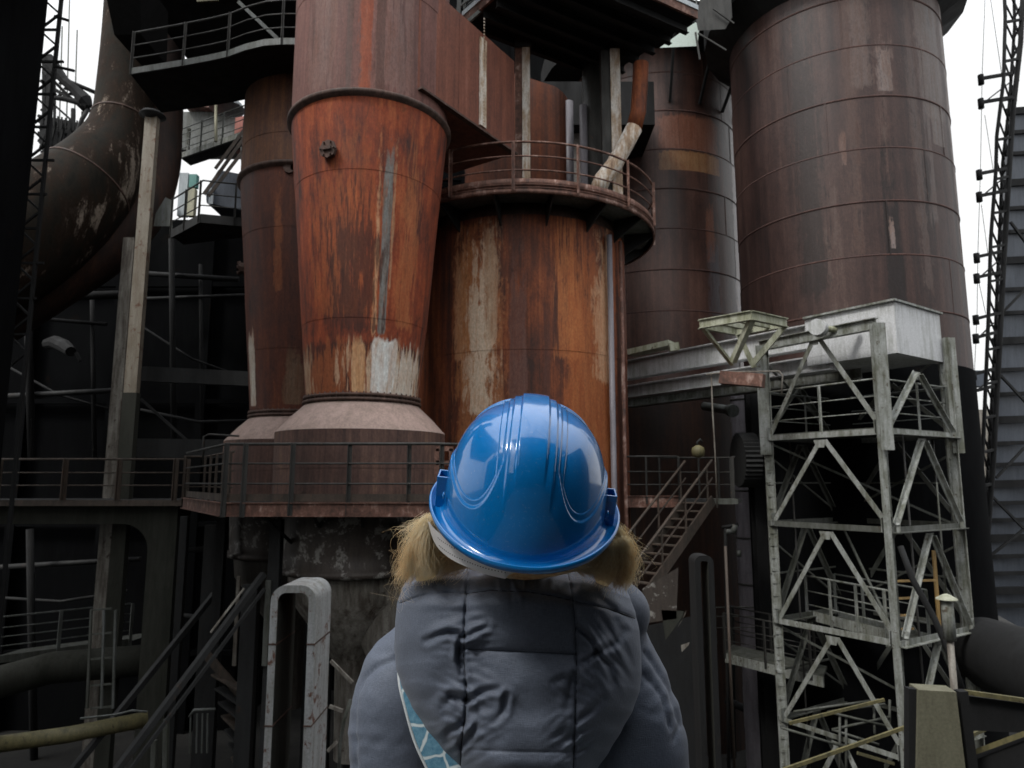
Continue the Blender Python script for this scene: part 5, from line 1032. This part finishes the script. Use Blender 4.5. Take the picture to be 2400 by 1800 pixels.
FEET = CZ-1.66
def capsules(lst, voxel, name, mat, parent, smooth=6, disp=None):
    """tapered limbs and lumps fused into ONE continuous surface"""
    g = MB()
    for a, b, ra, rb in lst:
        a, b = V(a), V(b); d = b-a; L_ = d.length; d = d.normalized() if L_ > 1e-5 else V((0,0,1)); n = 6
        pts = []; rs = []
        for i in range(n): q = pi/2*(1-i/n); pts.append(a-d*ra*sin(q)); rs.append(max(1e-4, ra*cos(q)))
        m = 4
        for i in range(m+1): pts.append(a+(b-a)*i/m); rs.append(ra+(rb-ra)*i/m)
        for i in range(1, n+1): q = pi/2*(i/n); pts.append(b+d*rb*sin(q)); rs.append(max(1e-4, rb*cos(q)))
        g.tube(pts, rs, 20)
    o = g.build(name+'_tmp', mat)
    md = o.modifiers.new('r', 'REMESH'); md.mode = 'VOXEL'; md.voxel_size = voxel; md.use_smooth_shade = True
    s_ = o.modifiers.new('s', 'SMOOTH'); s_.iterations = smooth; s_.factor = .6
    dg = bpy.context.evaluated_depsgraph_get(); me = bpy.data.meshes.new_from_object(o.evaluated_get(dg)); bpy.data.objects.remove(o)
    me.name = name; me.materials.clear(); me.materials.append(mat)
    if disp:
        nor = [v.normal.copy() for v in me.vertices]
        for v, n_ in zip(me.vertices, nor): v.co = disp(v.co.copy(), n_)
    base = parent.location
    for v in me.vertices: v.co -= base
    for p in me.polygons: p.use_smooth = True
    q = bpy.data.objects.new(name, me); COL.objects.link(q); q.parent = parent; return q
per = thing('person', 'person seen from behind in a slate padded jacket, looking up at the plant', 'person', (0.01, 1.16, FEET))
def rel(x, y, z): return V((0.01+x, 1.16+y, FEET+z))
neck, head = P(1222, 1300, 1.06), P(1231, 1150, .985)
shz = P(900, 1560, 1.15).z; shL, shR = V((-.165, 1.235, shz-.045)), V((.185, 1.235, shz-.06))
sk = [(head+V((0,-.02,.0)), head+V((0,.03,.02)), .088, .082), (head+V((0,.06,-.04)), head+V((0,.085,-.055)), .045, .028), (head+V((0,.115,0.0)), head+V((0,.125,-.022)), .010, .014),
      (head+V((-.084,0,-.01)), head+V((-.088,-.005,-.03)), .018, .014), (head+V((.084,0,-.01)), head+V((.088,-.005,-.03)), .018, .014),
      (head+V((0,.02,0)), neck+V((0,.06,-.06)), .055, .055), (neck+V((0,.06,-.08)), rel(0,.05,1.12), .075, .115), (rel(0,.0,1.12), rel(0,0,.92), .115, .135), (shL, shR, .045, .045)]
for s_, sh in ((-1, shL), (1, shR)):
    el = sh+V((s_*.06, .0, -.27)); wr = el+V((-s_*.05, .17, -.12)); sk += [(sh, el, .042, .036), (el, wr, .036, .026)]
    pm = wr+V((-s_*.03, .055, -.02)); sk += [(wr, pm, .026, .034)]
    for k in range(4): q = pm+V((-s_*.01, .03, .022-.016*k)); sk += [(q, q+V((-s_*.02, .035-.004*k, -.005)), .0095, .009), (q+V((-s_*.02, .035-.004*k, -.005)), q+V((-s_*.04, .042-.006*k, -.014)), .009, .007)]
    sk += [(wr+V((0, .03, .02)), wr+V((-s_*.03, .06, .035)), .011, .008)]
    hp = rel(s_*.085, 0, .90); kn = rel(s_*.10, .02, .48); an = rel(s_*.10, -.02, .08); sk += [(hp, kn, .085, .055), (kn, an, .055, .035), (an, rel(s_*.11, .12, .035), .035, .03)]
body = capsules(sk, .008, 'body', M['skin'], per, 4)
capsules([(rel(0,0,.98), rel(0,0,.90), .15, .155)]+[x for s_ in (-1, 1) for x in ((rel(s_*.085, 0, .90), rel(s_*.10, .02, .48), .10, .072), (rel(s_*.10, .02, .48), rel(s_*.10, -.02, .12), .072, .055))], .012, 'trousers', M['trouser'], per, 4)
for s_ in (-1, 1): capsules([(rel(s_*.10, -.02, .16), rel(s_*.10, -.02, .06), .052, .055), (rel(s_*.10, -.03, .04), rel(s_*.115, .16, .035), .045, .038)], .01, 'boot', M['boot'], per, 3)

# jacket: torso, shoulders and sleeves fused, then puffed, creased and grooved along its seams
def polyd(px, py, pl):
    best = 1e9
    for (ax, ay), (bx, by) in zip(pl, pl[1:]):
        dx, dy = bx-ax, by-ay; t = max(0, min(1, ((px-ax)*dx+(py-ay)*dy)/(dx*dx+dy*dy))); d = sqrt((px-ax-t*dx)**2+(py-ay-t*dy)**2); best = min(best, d)
    return best
def jrow(px, py, Y): return P(px, py, Y)
lst = []
YC = 1.235
OJ = [(1455, 1000, 1480, .05), (1490, 965, 1500, .075), (1520, 935, 1515, .088), (1560, 915, 1530, .10), (1620, 905, 1545, .115), (1700, 900, 1552, .13), (1800, 900, 1560, .135), (1950, 905, 1560, .135), (2200, 900, 1560, .145), (2420, 880, 1580, .155)]
def oj(py):
    for a, b in zip(OJ, OJ[1:]):
        if a[0] <= py <= b[0]: f = (py-a[0])/(b[0]-a[0]); return [p+(q-p)*f for p, q in zip(a[1:], b[1:])]
for py in list(range(1455, 1800, 18))+list(range(1800, 2420, 34)):
    x0, x1, r = oj(py); a, b = P(x0, py, YC), P(x1, py, YC); r2 = r*.55; a += V((r2, 0, 0)); b -= V((r2, 0, 0)); c = (a+b)/2
    lst += [(a, c, r2, r), (c, b, r, r2)]
for q in ([(975, 1535, 1.20, .050), (944, 1575, 1.20, .060), (930, 1640, 1.19, .066), (927, 1720, 1.19, .068), (934, 1800, 1.19, .067), (928, 1960, 1.20, .066), (940, 2080, 1.26, .062), (1000, 2120, 1.38, .048)],
          [(1448, 1530, 1.20, .050), (1468, 1600, 1.20, .060), (1490, 1680, 1.19, .066), (1502, 1745, 1.19, .067), (1500, 1800, 1.19, .066), (1520, 1960, 1.20, .066), (1495, 2080, 1.26, .062), (1430, 2120, 1.38, .048)],
          [(1100, 1420, 1.17, .045), (1200, 1400, 1.12, .045), (1400, 1410, 1.17, .045), (1452, 1440, 1.19, .04)]):
    for a, b in zip(q, q[1:]): lst.append((P(*a[:3]), P(*b[:3]), a[3], b[3]))
SEAMJ = [[(846, 1830), (843, 1760), (840, 1690), (844, 1630), (860, 1590), (890, 1563), (935, 1545)], [(1560, 1700), (1543, 1635), (1520, 1600), (1500, 1580)], [(1570, 1730), (1585, 1700), (1560, 1620), (1530, 1570), (1505, 1530)],
         [(826, 1725), (900, 1735), (980, 1745)], [(1500, 1660), (1560, 1700)]]
def jdisp(co, n):
    px, py = proj(co) if co.y > .3 else (0, 0); o = 0.0
    if co.y < 1.24:
        for i, pl in enumerate(SEAMJ):
            d = polyd(px, py, pl); a = (.0045, .004, .004, .0015, .002)[i]; o -= a*exp(-(d/5.0)**2); o += .004*(1-exp(-d/40)) if i < 3 else 0
            o += .0024*exp(-d/40)*nse(px/24, py/24, i*3)
    o += .006*nse(co.x*7, co.y*7, co.z*6)+.0012*nse(co.x*22, co.y*22, co.z*30)
    o -= .0030*max(0, 1-abs(nse(co.x*5+co.z*3, co.y*4, co.z*9)*4))**2
    return co+n*o
jk = capsules(lst, .0055, 'jacket', M['jacket'], per, 26, jdisp)

# hood lying on the back: quilted panels
def interp(tb, y):
    if y <= tb[0][0]: return tb[0][1:]
    for a, b in zip(tb, tb[1:]):
        if a[0] <= y <= b[0]: f = (y-a[0])/(b[0]-a[0]); f = f*f*(3-2*f)*.35+f*.65; return tuple(p+(q-p)*f for p, q in zip(a[1:], b[1:]))
    return tb[-1][1:]
OUT = [(1345, 957, 1466), (1375, 941, 1478), (1410, 930, 1490), (1455, 926, 1499), (1510, 924, 1503), (1560, 928, 1504), (1600, 940, 1500), (1650, 962, 1484), (1700, 992, 1458), (1750, 1030, 1430), (1800, 1075, 1398), (1850, 1130, 1352), (1890, 1190, 1290)]
TOP = [(-1, 1352), (-.92, 1340), (-.7, 1331), (-.3, 1327), (0, 1326), (.3, 1330), (.6, 1340), (.85, 1358), (1, 1376)]
V1 = [(1098, 1330), (1093, 1400), (1089, 1470), (1087, 1540), (1094, 1620), (1090, 1680), (1082, 1740), (1078, 1800), (1080, 1880)]
V2 = [(1330, 1335), (1342, 1400), (1349, 1470), (1351, 1560), (1350, 1650), (1347, 1720), (1344, 1800), (1340, 1880)]
H1 = [(915, 1419), (960, 1406), (1000, 1393), (1060, 1388), (1092, 1392), (1150, 1384), (1240, 1388), (1300, 1398), (1342, 1408), (1420, 1425), (1510, 1457)]
H2 = [(1088, 1521), (1150, 1524), (1220, 1527), (1290, 1530), (1350, 1534)]
H3 = [(1082, 1757), (1200, 1762), (1346, 1764)]
def tl(tb, u):
    for a, b in zip(tb, tb[1:]):
        if a[0] <= u <= b[0]: f = (u-a[0])/(b[0]-a[0]); return a[1]+(b[1]-a[1])*f
    return tb[-1][1]
STAR = [(1092, 1485, 46, 15, 0), (1090, 1645, 60, 17, 25), (1080, 1742, 60, 18, -28), (1420, 1525, 60, 14, 55), (1350, 1610, 30, 12, 40), (1345, 1730, 40, 14, -35), (1215, 1365, 34, 13, 80)]
FOLDS = [([(1087, 1488), (1050, 1482), (1020, 1492), (1000, 1502)], .0075, 7), ([(1092, 1492), (1120, 1480), (1142, 1466)], .006, 6), ([(1080, 1495), (1076, 1540), (1084, 1580)], .009, 6), ([(1092, 1640), (1060, 1632), (1042, 1655)], .008, 9), ([(1094, 1640), (1130, 1622), (1165, 1616)], .0065, 7),
         ([(1186, 1632), (1180, 1668), (1160, 1690)], .005, 7), ([(1084, 1700), (1055, 1715), (1042, 1735)], .007, 8), ([(1080, 1745), (1105, 1722), (1122, 1690)], .006, 7), ([(1356, 1472), (1385, 1500), (1402, 1528), (1378, 1548), (1358, 1556)], .0065, 6), ([(1404, 1528), (1440, 1510), (1462, 1480)], .005, 8),
         ([(1402, 1532), (1430, 1560), (1436, 1600)], .0045, 8), ([(1350, 1600), (1322, 1588), (1300, 1600)], .0045, 7), ([(1352, 1690), (1385, 1668), (1410, 1640)], .005, 8), ([(1345, 1580), (1335, 1620), (1330, 1660)], .004, 7), ([(1205, 1345), (1215, 1370), (1222, 1386)], .0045, 6), ([(1240, 1340), (1232, 1362), (1228, 1384)], .004, 6), ([(1300, 1372), (1320, 1350), (1350, 1345)], .004, 7), ([(1050, 1392), (1020, 1378), (1000, 1382)], .004, 7), ([(1440, 1428), (1400, 1400), (1370, 1396)], .0035, 8)]
def hood_y(px, py, u, w):
    base = 1.125; B = .115*min(1, (1-abs(u)**2.6))**.55 if abs(u) < 1 else 0
    prof = sst(-.02, .16, w)*.55+.45; prof *= 1-.55*sst(.80, 1.0, w)
    d1 = min(polyd(px, py, V1), polyd(px, py, V2)); d2 = polyd(px, py, H1); d3 = polyd(px, py, H2); d4 = polyd(px, py, H3)
    puff = .0085*(1-exp(-d1/26))+.0075*(1-exp(-d2/24))+.0105*(1-exp(-d3/34))+.0045*(1-exp(-d4/30))
    grv = .0045*exp(-(d1/3.2)**2)+.0028*exp(-(d2/3.4)**2)+.0028*exp(-(d3/3.6)**2)+.001*exp(-(d4/4)**2)
    wr = 0
    for i, (sx, sy, R_, fr, tilt) in enumerate(STAR):
        dx, dy = px-sx, py-sy; d = sqrt(dx*dx+dy*dy)
        if d < R_*3.2:
            tt = radians(tilt); c_, s__ = cos(tt), sin(tt); a = dx*c_+dy*s__; b = -dx*s__+dy*c_
            wr += (.0075*sst(0, 18, d)+.002)*exp(-(d/R_)**1.5)*nse(a/55+i*7, b/fr, i)*1.15
    for pl, ax in ((V1, 0), (V2, 0)):            # small gathers along the vertical seams
        d = polyd(px, py, pl); wr += .0016*exp(-d/22)*nse(px/60, py/17, 4)*1.5
    for pl in (H1, H2): d = polyd(px, py, pl); wr += .0012*exp(-d/22)*nse(px/26, py/60, 8)*1.4
    wr += .010*nse(px/125, py/90, 2)+.0022*nse(px/62, py/45, 12)
    for pl, amp, wd_ in FOLDS:
        if abs(py-pl[0][1]) < 120:
            d = polyd(px, py, pl); e_ = min(abs(px-pl[-1][0])+abs(py-pl[-1][1]), 60)/60; f_ = amp*(.25+.75*e_)
            wr += f_*(-exp(-(d/wd_)**2)+.55*exp(-((d-wd_*2.1)/wd_/1.3)**2))
    if py < 1400: wr += .004*exp(-((py-1362)/22)**2)*nse(px/22, py/40, 21)*1.5
    return base-B*prof-puff+grv-wr*min(1, (1-abs(u))*9+.1)
g = MB(); NU, NV = 250, 230
def hf(i, j):
    u = -1+2*i; w = j; yt = tl(TOP, u); py = yt+(1892-yt)*w; xl, xr = interp(OUT, max(1345, 1345+(1892-1345)*w)); px = xl+(xr-xl)*(u+1)/2
    Y = hood_y(px, py, u, w); Y += .055*(1-sst(0, .055, w))
    return P(px, py, Y)
g.grid(hf, NU, NV, flip=True)
def hb(i, j):                                    # inner side of the hood, against the jacket
    u = -1+2*i; w = j; yt = tl(TOP, u); py = yt+(1892-yt)*w; xl, xr = interp(OUT, max(1345, 1345+(1892-1345)*w)); px = xl+(xr-xl)*(u+1)/2
    q = max(0, min(1, min((1-abs(u))*8, w*14, (1-w)*12))); return P(px, py, hood_y(px, py, u, w)*(1-q)+(1.155)*q+.055*(1-sst(0, .055, w))*(1-q)+.002)
g.grid(hb, 90, 80)
hd = part('hood', g, M['jacket'], per)
g = MB()
for pl in (V1, V2, H2, H1):                      # dark stitch lines lying in the seams
    pts = []
    for (ax, ay), (bx, by) in zip(pl, pl[1:]):
        for k in range(8):
            px, py = ax+(bx-ax)*k/8, ay+(by-ay)*k/8; w = (py-1345)/(1892-1345)
            if py < 1336 or py > 1880: continue
            xl, xr = interp(OUT, max(1345, py)); u = (px-xl)/(xr-xl)*2-1
            if abs(u) < .985: yt = tl(TOP, u); w = (py-yt)/(1892-yt); pts.append(P(px, py, hood_y(px, py, u, w)+.055*(1-sst(0, .055, w))+.0001))
    if len(pts) > 2: g.tube(pts, .0009, 5)
part('seam', g, M['thread'], hd)

# bag strap crossing the back
bag = thing('shoulder_bag', 'light blue marbled denim bag strap with white piping crossing the jacket under the hood', 'bag', P(1250, 2300, 1.0))
Lf = [(934, 1540, 1.118), (936, 1600, 1.100), (948, 1655, 1.090), (970, 1735, 1.083), (1001, 1805, 1.08), (1060, 1920, 1.075), (1180, 2120, 1.07), (1330, 2300, 1.08)]
Rt = [(945, 1540, 1.115), (950, 1600, 1.095), (990, 1655, 1.083), (1050, 1735, 1.076), (1110, 1805, 1.072), (1170, 1900, 1.07), (1250, 2080, 1.07), (1400, 2270, 1.08)]
Ls, Rs = smooth_path(Lf, 6), smooth_path(Rt, 6); g = MB(); n = len(Ls); NJ = 5
def sf(i, j):
    k = round(i*(n-1)); a, b = P(*Ls[k]), P(*Rs[k]); p = a+(b-a)*j; return p-V((0, .004*sin(pi*j), 0))
g.grid(sf, n, 9, flip=True); g.grid(lambda i, j: sf(i, j)+V((0, .005, 0)), n, 9)
part('strap', g, M['denim'], bag); g = MB()
for e in (0.02, .98): g.tube([sf(i/(n-1), e)-V((0, .001, 0)) for i in range(n)], .0022, 6)
part('piping', g, M['piping'], bag)
g = MB(); c = P(1440, 2440, 1.10); g.tube([c+V((-.0, 0, .14)), c+V((0, 0, .12)), c+V((0, 0, -.10)), c+V((0, 0, -.13))], [.05, .13, .13, .07], 24); part('pouch', g, M['denim'], bag)

# ------------------------------------------------------------------ hard hat
HC = P(1231, 1168, .955); HR = Matrix.Rotation(radians(6.3), 4, 'Y') @ Matrix.Rotation(radians(22), 4, 'X')
hat = bpy.data.objects.new('hard_hat', None); COL.objects.link(hat); hat.location = HC; hat.rotation_euler = HR.to_euler()
tag(hat, 'shiny blue hard hat worn tilted back on the person\'s head', 'hard hat')
a_, b_, h_ = .1090, .1300, .1320
def drop(ph): return .020*max(0, -sin(ph))**1.5+.004
def groove(x, z):                                # rear side panel: U-shaped outline in (|x|, z)
    ax = abs(x); return ax, z
def hpt(ph, t, inset=0.0):                       # ph: azimuth (pi/2 = front), t 0 top .. 1 rim
    e = 2.62; r = sin(t*pi/2)**.96; zz = (1-r**e)**(1/e) if r < 1 else 0
    cx, cy = cos(ph), sin(ph); x = (a_-inset)*r*cx; y = (b_-inset)*r*cy; z = (h_-inset)*zz
    tap = 1-.035*(z/h_)**2; x *= tap
    rel_z = z/h_; nrm = V((x/a_**2, y/b_**2, max(.02, z)/h_**2*1.2)).normalized(); o = 0
    if inset == 0:
        ax = abs(x)
        # raised centre ridge: a flat crown strip with two lower side steps
        k = sst(.35, .62, rel_z) if y < 0 else 1.0
        o += .0034*(1-sst(.0160, .0185, ax))*(sst(.50, .80, rel_z) if y < 0 else 1)
        o += .0026*(1-sst(.0268, .0295, ax))*k
        # side lobes behind the ear: stepped U outline
        if y < .05:
            bx0, bx1 = .0295+.004*rel_z, .115; m = (ax-bx0)/(bx1-bx0)
            if m > 0:
                low = .27+1.7*abs(m-.55)**2.3 if m < .55 else .27+1.05*abs(m-.55)**1.8
                if x > 0: low -= .02
                d = rel_z-low; edge = min(d*h_, (ax-bx0)) if True else d
                o += -.0022*sst(.0, .0028, edge)-.0022*sst(.0085, .0115, edge)
                fade = 1
    z -= drop(ph)*sst(.55, 1.0, t)
    p = V((x, y, z))+nrm*o
    return p
g = MB(); NP, NT = 460, 230
pr_ = [(0, 0), (.0015, -.0045), (.005, -.0062), (.0095, -.0056), (.0118, -.0030), (.0128, .0008), (.0142, .0018), (.0154, .0006), (.0158, -.003), (.0145, -.0078), (.010, -.0100), (.003, -.0105), (-.0025, -.009), (-.0028, 0)]
def outward(ph): q = V((cos(ph)/a_, sin(ph)/b_, 0)); return q.normalized()
rows = []
for i in range(NP):
    ph = 2*pi*i/NP; col_ = []
    for j in range(NT+1): col_.append(hpt(ph, max(.002, (j/NT))))
    rim = col_[-1]; ow = outward(ph); fr = max(0, sin(ph))**3; sc_ = 1+2.6*fr
    side = 1+.25*abs(cos(ph))
    for dr_, dz in pr_[1:]: col_.append(rim+ow*dr_*(sc_*side if dr_ > 0 else 1)+V((0, 0, dz-.012*fr*max(0, dr_)/.0158)))
    for j in range(20, -1, -1): col_.append(hpt(ph, max(.002, j/20), .0028)-V((0, 0, .001)))
    rows.append(col_)
nv = len(rows[0]); g.add([p for c in rows for p in c], [(i*nv+j, i*nv+j+1, ((i+1) % NP)*nv+j+1, ((i+1) % NP)*nv+j) for i in range(NP) for j in range(nv-1)], 0, True)
sh_ = g.build('shell', M['hat'], hat)
for s_ in (-1, 1):                               # accessory slots at the sides
    g = MB(); x0 = .1090; y0 = -.018
    for dy in (-.013, .011): g.box((min(s_*(x0-.010), s_*(x0+.0085)), y0+dy, -.012), (max(s_*(x0-.010), s_*(x0+.0085)), y0+dy+.003, .030))
    g.box((min(s_*(x0+.0062), s_*(x0+.0088)), y0-.0128, -.014), (max(s_*(x0+.0062), s_*(x0+.0088)), y0+.0138, .0302))
    o = g.build('accessory_slot', M['hat'], hat); bv = o.modifiers.new('b', 'BEVEL'); bv.width = .0008; bv.segments = 2
    g = MB(); g.lathe([(.001, .002), (.0045, .0015), (.005, 0)], 14); o = g.build('rivet', M['hat'], hat); o.location = (s_*.1052, -.048, .012); o.rotation_euler = (0, s_*radians(88), 0)
# inner harness and white nape strap with adjustment holes
g = MB(); inv = HR.inverted(); cl = smooth_path([(1003, 1238, .965), (1018, 1262, .94), (1050, 1287, .915), (1098, 1308, .895), (1150, 1324, .885), (1215, 1334, .88), (1290, 1330, .885), (1360, 1308, .90), (1415, 1275, .935), (1440, 1230, .97)], 8)
pts = [P(*q) for q in cl]; wv = []
def strap_pt(i, s_):
    p = pts[i]; t_ = (pts[min(len(pts)-1, i+1)]-pts[max(0, i-1)]).normalized(); up = V((-.25, -.32, .9)); up = (up-t_*up.dot(t_)).normalized(); f_ = i/(len(pts)-1); ww = (.0155 if f_ > .3 else .0155+.0)*(1 if i > 2 else (.55, .8, .93)[i])
    if f_ > .5: p = p+V((0, .0, .018*sst(.45, .62, f_)))
    return p+up*ww*s_+V((.002, 0, .0))
n = len(pts); mt = inv @ Matrix.Translation(-HC)
g.grid(lambda i, j: mt @ strap_pt(round(i*(n-1)), -1+2*j), n, 7, flip=True)
g.grid(lambda i, j: mt @ (strap_pt(round(i*(n-1)), -1+2*j)+V((.001, .0022, 0))), n, 7)
st = g.build('nape_strap', M['strapw'], hat); g = MB()
for i in range(10, n-30):
    for k, s_ in enumerate((-.45, .35)):
        for f_ in (0,):
            p = strap_pt(i, s_); p2 = strap_pt(i+1, s_); q = p+(p2-p)*(f_+.25*k); g.dome(mt @ q, .0009, (mt.to_3x3() @ V((-.35, -.9, -.25))), 0)
g.build('adjustment_hole', M['holes'], st)
g = MB(); g.lathe([(.088, -.012), (.092, -.012), (.092, .018), (.088, .018)], 48); [0 for _ in ()]; o = g.build('headband', M['strapw'], hat); o.scale = (1, 1.18, 1)

# ------------------------------------------------------------------ hair: many strands in one piece
rnd = random.Random(5)
def strand(g, pts, r0, r1):
    g.tube(pts, [r0+(r1-r0)*i/(len(pts)-1) for i in range(len(pts))], 3, caps=False)
g = MB(); NSTR = 2600
L0 = [(1000, 1215), (985, 1240), (965, 1270), (948, 1310), (935, 1350)]
def hair_lock(root, tip, Y0, Y1, n, spread, wav, r=.00032, curl=0):
    n = int(n*.8); wav *= 1.5
    for _ in range(n):
        pr1, pr2 = rnd.random(), rnd.random(); k = 12
        ra = (root[0]+rnd.gauss(0, spread*.6), root[1]+rnd.gauss(0, spread*.35)); tb = (tip[0]+rnd.gauss(0, spread), tip[1]+rnd.gauss(0, spread*.7)); bow = rnd.gauss(0, spread*.5)+curl
        f1, f2 = rnd.uniform(.6, 2.0), rnd.uniform(0, 6.3); am = abs(rnd.gauss(0, wav)); y0 = Y0+rnd.uniform(-.02, .02); y1 = Y1+rnd.uniform(-.02, .02); pts = []
        for i in range(k+1):
            f = i/k; x = ra[0]+(tb[0]-ra[0])*f+bow*sin(pi*f)+am*sin(f1*6.3*f+f2)*f; y = ra[1]+(tb[1]-ra[1])*f+am*.6*cos(f1*5*f+f2)*f; pts.append(P(x, y, y0+(y1-y0)*f+.004*sin(f1*5*f)))
        strand(g, pts, r*rnd.uniform(.8, 1.4), r*.4)
# left side: comes from under the rim, falls out and behind the collar
for k in range(8):
    f = k/7
    hair_lock((1008+f*120, 1215+f*80), (942+f*115, 1356-f*14), .985, 1.035, 200, 12, 5, .00028, curl=-8*(1-f))
hair_lock((1008, 1212), (958, 1330), .985, 1.02, 170, 15, 12, .00022, -14); hair_lock((1005, 1218), (950, 1365), 1.0, 1.05, 46, 16, 14, .00017, -12); hair_lock((1012, 1208), (962, 1262), .985, 1.02, 90, 15, 12, .0002, -16)
hair_lock((965, 1320), (936, 1415), 1.02, 1.06, 30, 12, 14, .00016, -8); hair_lock((1015, 1212), (1000, 1345), .975, .99, 160, 16, 6, .00028, -18)
# right side: a fuller curl
for k in range(8):
    f = k/7
    hair_lock((1440-f*125, 1236+f*62), (1468-f*100, 1368-f*26), .985, 1.03, 200, 12, 5, .00028, curl=14*(1-f))
hair_lock((1440, 1236), (1470, 1338), .98, 1.015, 230, 12, 7, .00024, 16); hair_lock((1446, 1232), (1484, 1320), .99, 1.03, 40, 16, 14, .00017, 18); hair_lock((1462, 1262), (1446, 1374), .975, 1.01, 260, 13, 7, .0003, 18)
hair_lock((1425, 1262), (1420, 1362), .97, .99, 200, 16, 6, .0003, 12)
hair_lock((1110, 1300), (1350, 1318), .955, .955, 420, 17, 5)
hair_lock((1060, 1290), (1180, 1330), .97, .97, 160, 14, 5); hair_lock((1390, 1290), (1280, 1330), .97, .97, 160, 14, 5)
part('hair', g, M['hair'], per)
g = MB()
for q in ([(1060, 1225, 1.05, .024), (1030, 1275, 1.055, .024), (1005, 1325, 1.06, .018), (990, 1365, 1.07, .010)], [(1110, 1285, 1.02, .03), (1230, 1300, 1.01, .035), (1340, 1290, 1.02, .03)], [(1395, 1240, 1.05, .026), (1415, 1290, 1.05, .024), (1418, 1330, 1.055, .018), (1412, 1365, 1.07, .010)]):
    q = smooth_path(q, 4); g.tube([P(*a[:3]) for a in q], [a[3] for a in q], 20)
part('hair_mass', g, M['hair'], per)

# ------------------------------------------------------------------ behind the viewer: what the hard hat mirrors, with dark blocks added to cut light
t = thing('added_rear_block', 'dark block added behind the viewer for the hat reflections, out of the picture', 'building', (1, -9, 0))
g = MB(); g.box((-3.4, -16, 0), (5.0, -9, CZ+9.5)); g.box((5.003, -15, 0), (30, -9.2, CZ+11)); part('wall', g, M['wall'], t)  # unseen blocks added so the hat mirrors dark behind the viewer
t = thing('added_low_wall', 'low dark wall added behind and left of the viewer for the hat reflections, out of the picture', 'wall', (-14, -12, 0)); g = MB(); g.box((-30, -12.5, 0), (-3.2, -12, CZ+1.2)); part('wall', g, M['wall'], t)  # added low block, darkens the foot of the left reflection
t = thing('added_left_block', 'tall dark block added behind and far left of the viewer for the hat reflections, out of the picture', 'building', (-20, -10, 0)); part('wall', MB().box((-34, -14, 0), (-10, -9, CZ+12)), M['wall'], t)  # added block, narrows the bright gap mirrored in the hat
t = thing('rear_mast', 'black mast behind and left of the viewer, out of the picture', 'mast', (-6.6, -9, 0)); part('pole', MB().tube([(-6.6, -9, 0), (-6.6, -9, CZ+14)], .3, 8), M['dk'], t)
def bare_tree(x, y, h, seed, label):
    r_ = random.Random(seed); t = thing('bare_tree', label, 'tree', (x, y, 0), 'bare trees behind the viewer'); g = MB(); g2 = MB()
    def br(p, d, L_, r, lev, mb):
        q = [p]; 
        for i in range(4): d = (d+V((r_.gauss(0, .12), r_.gauss(0, .12), r_.gauss(.03, .06)))).normalized(); q.append(q[-1]+d*L_/4)
        mb.tube(q, [r, r*.9, r*.8, r*.65, r*.5], 5 if lev else 9, caps=False)
        if lev < 4:
            for k in range(5 if lev < 3 else 4):
                w = q[1+k % 4]; dd = (d*.8+V((r_.gauss(0, .6), r_.gauss(0, .6), r_.gauss(.1, .3)))).normalized(); br(w, dd, L_*r_.uniform(.5, .75), r*.45, lev+1, g2)
    br(V((x, y, 0)), V((0, 0, 1)), h, .28, 0, g); part('trunk', g, M['dk'], t); part('crown', g2, M['dk'], t)
for i, (x, y, h) in enumerate(((6.5, -6.5, 12.5), (9.5, -4.2, 13), (8.5, -8, 14))): bare_tree(x, y, h, 11+i, 'leafless tree behind the viewer, '+('nearest', 'farthest right', 'rearmost')[i]+' of three, out of the picture')

t = thing('added_shade_deck', 'broad dark deck added over the left of the yard to shade it, above the picture', 'bridge', (-20, 5, 20.8)); part('deck', MB().box((-36, -6, 20.8), (-9.5, 14.6, 21.6)), M['black'], t)  # unseen deck added to keep skylight off the left side
for x in (-13, -30): part('leg', MB().ibeam((x, -5, 0), (x, -5, 20.8), .5, .5, up=(0,1,0)), M['dk'], t)  # legs of the added shade deck

t = thing('added_canopy', 'dark canopy added above and behind the viewer to block sky light, out of the picture', 'canopy', (2.5, -3, CZ+6)); part('roof', MB().box((-2.2, -8.9, CZ+6), (8, -1.4, CZ+6.3)), M['wall'], t)  # unseen roof added to cut overhead light on hat and jacket
for x, y in ((-2, -8), (7.8, -8)): part('post', MB().ibeam((x, y, 0), (x, y, CZ+6), .25, .25, up=(0,1,0)), M['dk'], t)  # posts of the added canopy

t = thing('added_side_block', 'dark block added beside the viewer on the right to dim reflections, out of the picture', 'building', (15, -4, 0)); part('wall', MB().box((12.5, -8.9, 0), (18, 5, CZ+8)), M['wall'], t)  # unseen block added to darken the hat's right side and the jacket
